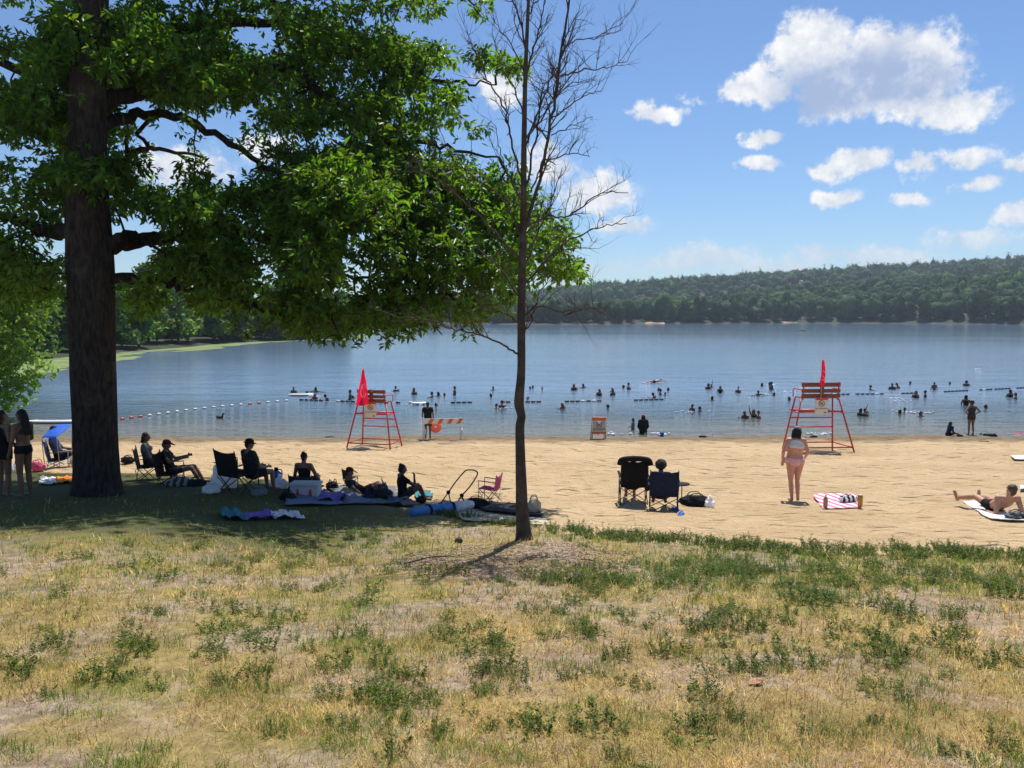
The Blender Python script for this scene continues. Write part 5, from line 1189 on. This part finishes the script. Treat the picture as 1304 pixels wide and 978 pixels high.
# ------------------------------------------------------------------ chairs
def camp_chair(label, loc, rz, c, s=1., tall=.86, seat=.42, W=.54, arms=True, group='folding chairs', frame_m=None, headroll=False):
    t = thing('camp_chair', label, 'chair', loc, rz, group, s); fm = frame_m or TUBE; b = seat; lean = .16
    def back(u_, v_): x = (u_-.5)*W*(1+.06*math.sin(v_*3.1)); return (x, -.20-lean*(v_)*(tall-b)-.05*math.sin(u_*math.pi)*math.sin(v_*math.pi*.9+.2), b-.03+v_*(tall-b)-.035*math.sin(u_*math.pi)*v_)
    mb = MB(); mb.sheet(back, 10, 10, 0); bm_ = mb; o = mb.build('backrest', c, t, True); md = o.modifiers.new('t', 'SOLIDIFY'); md.thickness = .014
    mb = MB(); mb.sheet(lambda u_, v_: ((u_-.5)*W, -.22+v_*.46, b-.05*math.sin(u_*math.pi)*math.sin(v_*math.pi)+.03*v_), 8, 8, .014); mb.build('seat', c, t, True)
    for sx in (-1, 1):
        x = sx*W/2
        mb = MB(); mb.tube([(x, -.20-lean*(tall-b)-.01, tall), (x, -.2, b), (x*.98, .1, .015)], .011, 6); mb.build('back_post', fm, t, True)
        mb = MB(); mb.tube([(x, .25, b+.03), (x*1.02, -.26, .012)], .011, 6); mb.build('leg', fm, t, True); mb = MB(); mb.tube([(x, .24, b+.22 if arms else b+.03), (x*1.02, .24, .012)], .011, 6); mb.build('leg', fm, t, True)
        if arms: mb = MB(); mb.box((sx*(W/2+.02), .0, b+.225), (.055, .50, .016), Matrix.Rotation(.06, 3, 'X'), .006); mb.build('arm_rest', c, t)
    for y, z0 in ((-.27, .012), (.24, .012)):
        mb = MB(); mb.tube([(-W/2, y, z0), (W/2, y*.9, b-.04)], .009, 6); mb.build('cross_bar', fm, t, True); mb = MB(); mb.tube([(W/2, y+.02, z0), (-W/2, y*.9+.02, b-.04)], .009, 6); mb.build('cross_bar', fm, t, True)
    if headroll: mb = MB(); mb.tube(catmull([(-W*.58, -.33, tall-.12), (-W*.52, -.325, tall-.02), (-W*.3, -.32, tall+.01), (0, -.32, tall+.02), (W*.3, -.32, tall+.01), (W*.52, -.325, tall-.02), (W*.58, -.33, tall-.12)], 4), .06, 10); mb.build('head_pillow', c, t, True)
    return t
def lump(name, label, cat, loc, r, m_, seed=0, lp=.14, extra=None, group=None, rz=0.):
    """soft bag: lumpy sack with folded neck or handles"""
    t = thing(name, label, cat, loc, rz, group); mb = MB(); mb.ball((0, 0, r[2]*.9), r, 4, None, lp, seed); mb.build('sack', m_, t, True)
    if extra == 'knot': mb = MB(); mb.tube([(0, 0, r[2]*1.7), (.01, .01, r[2]*2.0), (.04, 0, r[2]*2.25)], [.05, .02, .06], 9); mb.build('knotted_top', m_, t, True)
    else: 
        for s in (-1, 1): mb = MB(); mb.tube(catmull([(-r[0]*.5, s*r[1]*.4, r[2]*1.6), (-r[0]*.3, s*r[1]*.45, r[2]*2.2), (r[0]*.3, s*r[1]*.45, r[2]*2.2), (r[0]*.5, s*r[1]*.4, r[2]*1.6)], 5), .010, 6); mb.build('handle', m_, t, True)
    return t
def towel_mat(name, a, b, k, ax='X'):
    m = bpy.data.materials.new(name); m.use_nodes = True; N = NT(m.node_tree); bs = N.n['Principled BSDF']; uv = N.add('ShaderNodeTexCoord').outputs['Object']; x, y, z = N.xyz(uv)
    s = N.m('SINE', N.m('MULTIPLY', x if ax == 'X' else y, k)); N.l.new(N.mix(N.sstep(s, -.1, .1), a, b), bs.inputs['Base Color']); bs.inputs['Roughness'].default_value = .95
    bp = N.add('ShaderNodeBump'); bp.inputs['Strength'].default_value = .4; N.put(bp.inputs['Height'], N.noise(uv, 160, 3)); N.l.new(bp.outputs[0], bs.inputs['Normal']); return m
def cloth_sheet(name, label, cat, corners, m_, amp=.03, seed=0, dz=.02, n=26, group=None, freq=1.):
    """cloth lying on the ground between four ground points"""
    c = sum((Vector(p) for p in corners), Vector())/4; A, B, C_, D_ = [A3(p) for p in corners]
    def f(u_, v_):
        p = A*(1-u_)*(1-v_)+B*u_*(1-v_)+C_*u_*v_+D_*(1-u_)*v_; x, y = p[0]+.06*(fbm(v_*4*freq, u_*2, seed+7, 2)-.5), p[1]+.06*(fbm(u_*4*freq, v_*2, seed+9, 2)-.5)
        z = max(gz(x, y), float(lawn_z(x, y)) if y < edge_y(x) else -9)+dz+.045+amp*2*max(0, float(fbm(u_*7*freq, v_*7*freq, seed, 3))-.42)
        return (x-c.x, y-c.y, z-c.z)
    mb = MB(); mb.sheet(f, n, n, .012); o = mb.build(name, m_, None, True); o.location = c; return tag(o, label, cat, group)
def px_quad(a, b, c, d): return [at_ground(*a), at_ground(*b), at_ground(*c), at_ground(*d)]

def beach_things():
    # centre right: recliner, navy chair, bags
    p = at_ground(806, 641); camp_chair('black high-backed recliner with padded head pillow, left of the navy chair', p, R(-3), BLACK, 1.0, 1.02, .42, .56, True, headroll=True)
    p = at_ground(845, 650); camp_chair('navy blue camp chair on the sand beside the black recliner', p, R(-9), NAVY, .98, .90, .36, .56)
    lump('tote_bag', 'black bag lying open on sand right of the navy chair', 'bag', at_ground(885, 645), (.30, .20, .13), BLACK, 3, .12, rz=.1); lump('plastic_bag', 'white plastic bag at the end of the black bag', 'bag', at_ground(903, 646), (.12, .12, .10), mat('thin_white_plastic', (.75, .75, .76), .35, .05, trans=.3), 6, .22, 'knot')
    p = at_ground(868, 638); t = thing('side_tray', 'small dark cup tray on a stalk beside the navy chair', 'tray', p); mb = MB(); mb.tube([(0, 0, 0), (0, 0, .38)], .012, 6); mb.build('stalk', TUBE, t); mb = MB(); mb.tube([(0, 0, .37), (0, 0, .395)], .17, 16); mb.build('tray_top', CHAR, t, True); mb = MB(); mb.tube([(0, 0, -.01), (0, 0, .012)], .10, 12); mb.build('foot', TUBE, t)
    sandal('pair_blue', [((860, 650), .3), ((867, 657), -.5)], BLUEC, 'blue flip-flop on the sand', .30)
    # striped towel with bottle, can and sunglasses
    cloth_sheet('beach_towel', 'pink and white striped towel on the sand by the standing woman', 'towel', px_quad((1046, 649), (1098, 648), (1090, 630), (1035, 630)), towel_mat('pink_stripes', (.72, .16, .30), (.80, .72, .70), 28), .015, 3, -.02)
    p = at_ground(1051, 648); bottle('sunscreen_bottle', 'tan bottle standing on the left end of the striped towel', p+Vector((0, 0, .04)), .045, .26, mat('tan_bottle', (.48, .24, .12), .4)); p = at_ground(1095, 648); bottle('drink_can', 'tall golden can on the right corner of the striped towel', p+Vector((0, 0, .04)), .05, .25, mat('gold_can', (.45, .26, .05), .3, metal=.5), can=True)
    lump('beach_bag', 'small black and white bag on the striped towel', 'bag', at_ground(1080, 641)+Vector((0, 0, .03)), (.22, .12, .07), towel_mat('bw_check', (.03, .03, .03), (.7, .7, .7), 60), 5, .2)
    # sunbather's towel and bag
    cloth_sheet('beach_towel', 'white towel under the sunbathing man', 'towel', px_quad((1262, 662), (1312, 664), (1272, 637), (1226, 640)), WHITE, .015, 8, -.02); lump('beach_bag', 'dark patterned bag behind the sunbathing man at the right edge', 'bag', at_ground(1296, 661), (.30, .18, .07), towel_mat('dark_check', (.012, .012, .012), (.13, .14, .13), 40), 9, .2, rz=.4)
    cloth_sheet('beach_towel', 'lavender towel far down the sand at the right edge', 'towel', px_quad((1292, 587), (1330, 588), (1330, 582), (1287, 582)), cloth('lavender', (.66, .60, .75)), .02, 4); cloth_sheet('beach_towel', 'pale towel cut off by the right edge above the sunbather', 'towel', px_quad((1299, 626), (1330, 627), (1330, 620), (1297, 621)), cloth('pale_blue', (.55, .62, .72)), .02, 5)
    # shaded group: chairs
    p = at_ground(303, 631); camp_chair('black camp chair of the heavy man, white bags behind it', p, R(-33), BLACK, 1.05, .92, .42, .60)
    camp_chair('dark chair under the loose-haired woman right of the trunk', at_ground(189, 613), yaw_to((1, .35)), CHAR, .95, .86, .37); camp_chair('black chair under the person with stretched legs', at_ground(214, 619)+Vector((0, .1, 0)), yaw_to((1, .12)), BLACK, .95, .80, .27)
    camp_chair('slate blue low chair beyond the big trunk', at_ground(75, 595), yaw_to((1, .45)), SLATE, 1.05, .74, .20, arms=True, frame_m=ALU); camp_chair('grey low beach chair behind the drinking woman', at_ground(503, 638), yaw_to((1, .35)), GREYC, .9, .55, .12, arms=False, frame_m=ALU)
    camp_chair('dark low chair under the person with the hair bun', at_ground(389, 629)+Vector((0, -.03, 0)), R(-8), CHAR, .95, .50, .15, arms=False); camp_chair('small pink chair beside the stroller frame', at_ground(624, 640), R(70), PINKC, .82, .80, .38, .42, frame_m=ALU)
    camp_chair('small black folding seat near the shadow edge', at_ground(446, 620), R(-20), BLACK, .6, .78, .36, .40, arms=False)
    # blue shade over the slate chair
    p = at_ground(66, 596); t = thing('sun_shade', 'small tilted blue shade on poles over the slate blue chair', 'shade', p)
    a = [A3(at_depth(u, v, p.y+d))-A3(p) for u, v, d in ((53, 557, -.2), (72, 557, -.2), (92, 540, .5), (70, 541, .5))]
    mb = MB(); mb.sheet(lambda u_, v_: tuple((a[0]*(1-u_)+a[1]*u_)*(1-v_)+(a[3]*(1-u_)+a[2]*u_)*v_+np.array((0, 0, .05*math.sin(u_*3.1)*math.sin(v_*3.1)))), 8, 8, .01); mb.build('canopy', mat('blue_canopy', (.03, .17, .62), .7, .1, trans=.4), t, True)
    for q, x in ((a[0], 0), (a[1], .1), (a[2], .35), (a[3], .3)): mb = MB(); mb.tube([tuple(q), (q[0]+x*.1, q[1]*.6, -.1)], .010, 6); mb.build('pole', ALU, t)
    # bags and boxes in the shade
    sack = mat('thin_white_plastic', (.75, .75, .76)); lump('plastic_bag', 'largest white bag leaning behind the black camp chair', 'bag', at_ground(283, 626)+Vector((0, .12, 0)), (.24, .2, .30), sack, 11, .16, 'knot', 'white plastic bags'); lump('plastic_bag', 'squat white bag left of the black camp chair', 'bag', at_ground(269, 631), (.17, .15, .12), sack, 12, .16, 'knot', 'white plastic bags'); lump('plastic_bag', 'white bag right of the heavy man beside the blue jug', 'bag', at_ground(355, 624), (.17, .15, .14), sack, 13, .16, 'knot', 'white plastic bags')
    p = at_ground(347, 622)+Vector((0, .3, 0)); bottle('water_jug', 'blue water jug with dark lid beside the heavy man', p, .11, .40, BLUEC, lid=True)
    p = at_ground(390, 637); t = thing('cooler_box', 'pale box with red marks behind the person with the bun', 'box', p, R(-4)); mb = MB(); mb.box((0, 0, .17), (.56, .32, .33), bev=.012); bx = mb.build('body', mat('pale_box', (.5, .48, .47), .7, .1), t); mb = MB(); mb.box((0, 0, .35), (.60, .36, .05), bev=.012); mb.build('lid', mat('pale_box', (.5, .48, .47)), t)
    for x in (-.12, .14): mb = MB(); mb._add([(x-.05, -.163, .04), (x+.05, -.163, .04), (x+.02, -.163, .26), (x-.02, -.163, .26)], F4=[(0, 1, 2, 3)]); mb.build('red_mark', SIGNR, bx)
    lump('backpack', 'dark backpack in front of the drinking woman', 'bag', at_ground(488, 640), (.20, .15, .17), CHAR, 21, .10); lump('tote_bag', 'black bag behind the bags of the maroon capped person', 'bag', at_ground(478, 634)+Vector((0, .2, 0)), (.17, .14, .13), BLACK, 22, .12); lump('tote_bag', 'black bag under the edge of the cooler box', 'bag', at_ground(366, 640), (.16, .13, .10), BLACK, 23, .14); lump('straw_bag', 'tan straw bag on the sand just right of the dead trunk', 'bag', at_ground(680, 656), (.15, .12, .17), TAN, 24, .08)
    lump('tote_bag', 'black bag at the foot of the pink chair', 'bag', at_ground(606, 648), (.26, .18, .11), BLACK, 25, .14); lump('tote_bag', 'dark heap of belongings right of the big trunk', 'bag', at_ground(163, 590), (.17, .12, .10), BLACK, 26, .2)
    lump('tote_bag', 'grey patterned bag under the shaded pair of chairs', 'bag', at_ground(228, 622), (.26, .16, .12), towel_mat('grey_check', (.05, .05, .05), (.30, .30, .30), 45), 27, .2); lump('tote_bag', 'red and white bag behind the woman at the left edge', 'bag', at_ground(9, 606), (.16, .12, .20), towel_mat('red_check', (.5, .03, .02), (.7, .7, .7), 16), 28, .1); bottle('water_jug', 'white jug between the two standing women', at_ground(22, 604), .10, .34, PLASTICW, lid=True)
    for k, (u, v, r, m_, lab) in enumerate(((250, 622, (.20, .14, .11), CHAR, 'dark rucksack between the stretched legs and the white bags'), (330, 634, (.18, .13, .10), GREYC, 'grey bag at the feet of the heavy man'), (376, 628, (.15, .12, .13), MAROON, 'maroon bag left of the person with the bun'), (424, 626, (.19, .13, .12), BLACK, 'black bag right of the person with the bun'), (442, 632, (.16, .12, .09), TAN, 'beige pouch near the black folding seat'), (470, 640, (.17, .12, .11), NAVY, 'navy bag at the left of the dark backpack'), (500, 644, (.16, .12, .09), SLATE, 'slate blue bag below the drinking woman'), (536, 641, (.12, .1, .08), BLACK, 'small black pouch at the feet of the drinking woman'), (118, 590, (.2, .15, .12), CHAR, 'charcoal bag hidden beside the slate blue chair'), (48, 600, (.18, .14, .13), PINKC, 'pink bag beyond the long-haired woman'))):
        lump('beach_bag', lab, 'bag', at_ground(u, v), r, m_, 60+k, .15, rz=k*.7)
    # blankets
    cloth_sheet('blanket', 'wide grey blanket under the bags near the drinking woman', 'blanket', px_quad((440, 647), (535, 645), (500, 622), (415, 622)), GREYC, .03, 41, 0); cloth_sheet('blanket', 'slate blue blanket with folds in the shade below the cooler box', 'blanket', px_quad((362, 649), (475, 646), (450, 632), (370, 634)), cloth('dull_blue', (.15, .19, .30)), .05, 42, 0)
    cloth_sheet('blanket', 'purple and blue heap of cloth right of the cooler box', 'blanket', px_quad((405, 645), (445, 644), (432, 633), (405, 634)), PURPC, .20, 43, 0, freq=.5); cloth_sheet('blanket', 'large beige blanket on the sand left of the dead trunk', 'blanket', px_quad((590, 668), (700, 671), (690, 650), (560, 648)), TAN, .025, 44, -.02); cloth_sheet('blanket', 'dark crumpled sheet lying over the beige blanket', 'blanket', px_quad((618, 655), (694, 661), (672, 645), (590, 641)), CHAR, .05, 45, .02)
    cloth_sheet('towel', 'teal and grey crumpled towel on the shaded grass', 'towel', px_quad((284, 667), (318, 668), (306, 658), (282, 657)), TEALC, .10, 46, 0, freq=.7); cloth_sheet('towel', 'purple towel spread on the shaded grass', 'towel', px_quad((312, 668), (352, 666), (346, 660), (314, 660)), PURPC, .08, 47, 0, freq=.7); cloth_sheet('towel', 'white crumpled towel at the end of the purple one', 'towel', px_quad((348, 666), (390, 667), (372, 660), (346, 660)), WHITE, .09, 48, 0, freq=.7)
    cloth_sheet('towel', 'white towel on the ground left of the big trunk', 'towel', px_quad((50, 622), (74, 623), (70, 613), (52, 612)), WHITE, .07, 49, 0, freq=.7); cloth_sheet('towel', 'orange towel on the ground touching the big trunk', 'towel', px_quad((74, 621), (94, 620), (94, 612), (72, 612)), cloth('orange', (.75, .22, .02)), .06, 50, 0, freq=.7); cloth_sheet('towel', 'pale blue small towel at the feet of the drinking woman', 'towel', px_quad((530, 637), (552, 634), (546, 627), (528, 629)), TEALC, .05, 51, 0)
    # rolled float
    a, b = at_ground(523, 661)+Vector((0, 0, .12)), at_ground(601, 650)+Vector((0, 0, .12)); d = b-a; c = (a+b)/2; t = thing('rolled_mat', 'long rolled blue and white swim mat lying on the grass edge', 'swim mat', c)
    mb = MB(); q = [tuple(a+d*k/12-c) for k in range(9)]; mb.tube(q, [.06]+[.105+.01*math.sin(k*2) for k in range(1, 9)], 14); mb.build('blue_end', cloth('mid_blue', (.10, .25, .52)), t, True); mb = MB(); q = [tuple(a+d*k/12-c) for k in range(8, 13)]; mb.tube(q, [.105, .11, .10, .105, .08], 14); mb.build('white_end', WHITE, t, True)
    for k in (3, 7.4): mb = MB(); mb.tube([tuple(a+d*(k)/12-c), tuple(a+d*(k+.35)/12-c)], .122, 14); mb.build('strap', NAVY, t, True)
    # bare stroller frame with a tall looped handle
    p = at_ground(580, 648); t = thing('stroller_frame', 'dark folding stroller frame with tall looped handle, left of pink chair', 'stroller', p)
    def P(u, v, D=0.): return A3(at_depth(u, v, p.y+D))-A3(p)
    mb = MB(); mb.tube(catmull([P(571, 627, .25), P(580, 614, .2), P(591, 601, .15), P(596, 598.5, .1), P(604, 599, -.05), P(608, 602, -.15), P(606, 608, -.2), P(598, 620, -.25), P(588, 631, -.25)], 5), .014, 8); mb.build('handle', TUBE, t, True)
    for q, l1, l2, dd in (((571, 627), (561, 641), (575, 645), .25), ((588, 631), (580, 643), (595, 649), -.25)):
        mb = MB(); mb.ball(P(*q, dd), .045, 2); mb.build('hinge', BLACK, t, True)
        for l in (l1, l2): e = P(*l, dd); mb = MB(); mb.tube([P(*q, dd), e], .013, 6); mb.build('leg', TUBE, t, True); mb = MB(); mb.tube([e+np.array((0, -.015, -.02)), e+np.array((0, .015, -.02))], .045, 14); mb.build('wheel', BLACK, t, True)
    mb = MB(); mb.tube([P(580, 643, -.25), P(575, 645, .25)], .010, 6); mb.build('cross_bar', TUBE, t)
    # water's edge odds and ends
    p = at_ground(843, 556); t = thing('bucket', 'small blue bucket at the waterline', 'bucket', p); mb = MB(); mb.tube([(0, 0, 0), (0, 0, .10), (0, 0, .20)], [.075, .09, .105], 16); mb.build('pail', BLUEC, t, True); mb = MB(); mb.tube(catmull([(-.10, 0, .2), (-.08, 0, .28), (.08, 0, .28), (.10, 0, .2)], 5), .006, 6); mb.build('handle', PLASTICW, t)
    for (u, v), m_, lab, r in (((895, 557), BLACK, 'black shoes left on the wet sand beyond the bikini woman', (.16, .08, .05)), ((907, 554), WHITE, 'white cup lying at the waterline left of the right stand', (.07, .06, .06)), ((1036, 557), BLACK, 'black shoes under the right lifeguard stand', (.16, .08, .05)), ((1256, 555), BLACK, 'first dark bundle right of the woman with hands on hips', (.14, .1, .06)), ((1264, 556), BLACK, 'second dark bundle right of the woman with hands on hips', (.17, .12, .08)), ((1297, 554), REDC, 'red bundle at the waterline by the right edge', (.22, .12, .07)), ((1249, 554), CHAR, 'tiny dark shoe at the feet of the woman with hands on hips', (.09, .06, .05)), ((1222, 556), BLACK, 'dark shoe beside the sitting child', (.14, .06, .05)), ((1252, 563), OLIVE, 'clump of dark weed on the sand below the bundles', (.20, .10, .03)), ((645, 624), OLIVE, 'clump of dried weed on the sand right of the pink chair', (.16, .10, .02)), ((419, 557), OLIVE, 'dark scrap of weed at the waterline left of the left stand', (.2, .08, .03))):
        mb = MB(); mb.ball((0, 0, r[2]*.7), r, 3, None, .22, int(u)); mb.ball((r[0]*.7, r[1]*.3, r[2]*.5), (r[0]*.6, r[1]*.7, r[2]*.7), 2, None, .2, int(u)+1); o = mb.build('bundle' if 'bundle' in lab else ('weed_scrap' if 'weed' in lab else ('cup' if 'cup' in lab else 'shoes')), m_, None, True); o.location = at_ground(u, v); tag(o, lab, 'bundle' if 'bundle' in lab else ('weed' if 'weed' in lab else ('cup' if 'cup' in lab else 'shoes')))
def sandal(nm, spots, m_, lab, L):
    for k, ((u, v), a) in enumerate(spots):
        t = thing('flip_flop', ('left ' if k == 0 else 'nearer ')+lab+' under the navy chair', 'sandal', at_ground(u, v), a); mb = MB(); mb.ball((0, 0, .03), (L*.20, L*.5, .018), 3); mb.build('sole', m_, t, True); mb = MB(); mb.tube(catmull([(-L*.16, 0, .04), (0, L*.28, .08), (L*.16, 0, .04)], 5), .010, 6); mb.build('strap', m_, t, True)
def bottle(name, label, p, r, h, m_, can=False, lid=False):
    t = thing(name, label, 'bottle' if not lid else 'jug', p); mb = MB()
    if can: mb.tube([(0, 0, 0), (0, 0, .01), (0, 0, h-.02), (0, 0, h)], [r*.85, r, r, r*.8], 16)
    else: mb.tube([(0, 0, 0), (0, 0, h*.1), (0, 0, h*.7), (0, 0, h*.82)], [r*.9, r, r, r*.45], 16)
    mb.build('body', m_, t, True); mb = MB(); mb.tube([(0, 0, h*.82 if not can else h), (0, 0, h if not can else h+.006)], r*.42 if not can else r*.7, 12); mb.build('cap', BLACK if lid else PLASTICW, t, True)
    if lid: mb = MB(); mb.tube(catmull([(r*.3, 0, h*.9), (r*1.1, 0, h*.85), (r*1.1, 0, h*.5), (r*.9, 0, h*.4)], 4), .012, 6); mb.build('handle', BLACK, t, True)
beach_things()

def on_the_water():
    # swimming-area line: rope with floats
    pts = [(150, 535), (205, 527.5), (250, 521.5), (300, 516.5), (345, 512.5), (375, 510), (395, 510), (430, 511.5), (470, 512.5), (530, 513.5), (605, 512.8), (640, 512.5), (700, 512), (768, 511), (850, 509), (960, 506), (1065, 502.8), (1120, 502.2), (1165, 501), (1240, 497.5), (1330, 493)]
    P = catmull([at_water(u, v) for u, v in pts], 14); seg = np.concatenate([[0], np.cumsum(np.linalg.norm(np.diff(P, axis=0), axis=1))]); ip = lambda s: np.array([np.interp(s, seg, P[:, i]) for i in range(3)])
    t = thing('buoy_line', 'long rope of floats marking the swimming area across the lake', 'buoy line'); mb = MB(); mb.tube(P+np.array((0, 0, -.012)), .014, 5); mb.build('rope', mat('rope', (.35, .33, .28), .8), t)
    fw, fr_, fd = mat('float_white', (.72, .72, .72), .4), mat('float_red', (.55, .08, .05), .4), mat('float_blue', (.025, .03, .06), .5)
    runs = [(384, 412), (430, 456), (478, 496), (507, 513), (523, 539), (577, 605), (640, 653), (672, 687), (722, 767), (810, 846), (1062, 1081), (1092, 1123), (1150, 1166), (1204, 1231), (1249, 1263), (1268, 1287), (1296, 1330)]
    proto = {}
    def fl(s, m_, L):
        c = ip(s); d = ip(s+.05)-c
        if m_.name not in proto: mb = MB(); mb.ball((0, 0, 0), (.5, .26, .26), 2); o = mb.build('float', m_, t, True); proto[m_.name] = o
        else: o = proto[m_.name].copy(); COL.objects.link(o); o.parent = t
        o.location = (c[0], c[1], .035); o.scale = (L, L*.9, L*.9); o.rotation_euler = (0, 0, math.atan2(d[1], d[0]))
    us = np.array([project(*[np.array([k]) for k in p])[0][0] for p in P]); sfor = lambda u: float(np.interp(u, us, seg))
    for k, u in enumerate(np.arange(156, 376, 11.6)):
        if 316 < u < 312: continue
        fl(sfor(u), fr_ if (u < 185 or 308 < u < 340) else fw, .30)
    for a, b in runs:
        s = sfor(a)
        while s < sfor(b): fl(s, fw if RNG.random() < .12 else fd, .33); s += .36
    # splashes
    rg = np.random.default_rng(8); mb = MB()
    for u, v, w_ in ((881, 524, 1.5), (1156, 525, 1.6), (1150, 511, 1.4), (966, 503, 1.3), (530, 516, 1.5), (824, 488, 1.6), (1020, 492, .9), (400, 505, .8), (1000, 499, .9), (985, 490, .8), (1180, 526, .9), (1245, 470, .4), (780, 556, 1.1), (838, 556, .8), (1045, 557, .8), (640, 520, .5), (1140, 508, .8)):
        c_ = at_water(u, min(v, 553))
        for _ in range(16): mb.ball((c_.x+rg.normal(0, .4)*w_, c_.y+rg.normal(0, .22)*w_, rg.uniform(.0, .05)), (rg.uniform(.03, .11), rg.uniform(.03, .08), rg.uniform(.012, .05)), 1)
    tag(mb.build('splash', mat('foam', (.85, .87, .9), .5), None, True), 'white splashes and foam round the bathers', 'splash', kind='stuff')
    # boards
    for (u, v), L, rz, lab in (((384, 504), .95, .05, 'white inflatable float between two bathers at the left'), ((534, 515), .5, .2, 'white float board near the bather behind the barricade'), ((70, 538.5), 1.55, .02, 'long white paddle board afloat behind the blue shade')):
        p = at_water(u, v); t = thing('float_board', lab, 'float board', p, rz); mb = MB(); mb.ball((0, 0, .09), (L, .34, .10), 3); mb.build('hull', PLASTICW, t, True); mb = MB(); mb.ball((0, 0, .165), (L*.6, .2, .035), 2); mb.build('deck_pad', SLATE if L > 1.2 else GREYC, t, True)
    p = at_water(280, 532.5); t = thing('duck', 'lone dark duck on the water below the float line', 'duck', p, R(-95)); mb = MB(); mb.ball((0, 0, .05), (.11, .2, .09), 3); capsule(mb, (0, .13, .08), (0, .19, .22), .05, .04); mb.ball((0, .21, .25), (.05, .07, .052), 2); capsule(mb, (0, .27, .24), (0, .33, .235), .02, .012); capsule(mb, (0, -.17, .08), (0, -.25, .12), .05, .015)
    me = remesh(mb, .014, 2); me.name = 'body'; me.materials.append(mat('duck_feathers', (.035, .028, .022), .7, .4, 20)); link(bpy.data.objects.new('body', me), t)
    p = at_water(1021, 421.5); t = thing('rowing_boat', 'tiny dark boat far out on the lake', 'boat', p, R(20)); mb = MB(); mb.ball((0, 0, .12), (1.5, .5, .3), 3); mb.build('hull', mat('dark_boat', (.05, .04, .035), .6), t, True); mb = MB(); mb.box((0, 0, .38), (.25, .7, .05)); mb.build('seat', WOODB, t)
on_the_water()

# ------------------------------------------------------------------ summer haze over the lake
def haze():
    mb = MB(); mb.box((0, 730, 57), (4400, 1560, 122)); m = bpy.data.materials.new('summer_haze'); m.use_nodes = True; N = NT(m.node_tree); N.n.remove(N.n['Principled BSDF'])
    v = N.add('ShaderNodeVolumePrincipled'); v.inputs['Color'].default_value = (.72, .84, 1, 1); v.inputs['Density'].default_value = .00017; v.inputs['Anisotropy'].default_value = .2
    N.l.new(v.outputs[0], N.n['Material Output'].inputs['Volume']); o = mb.build('haze', m); tag(o, 'thin blue summer haze over the lake and hills', 'haze', kind='stuff')
haze()
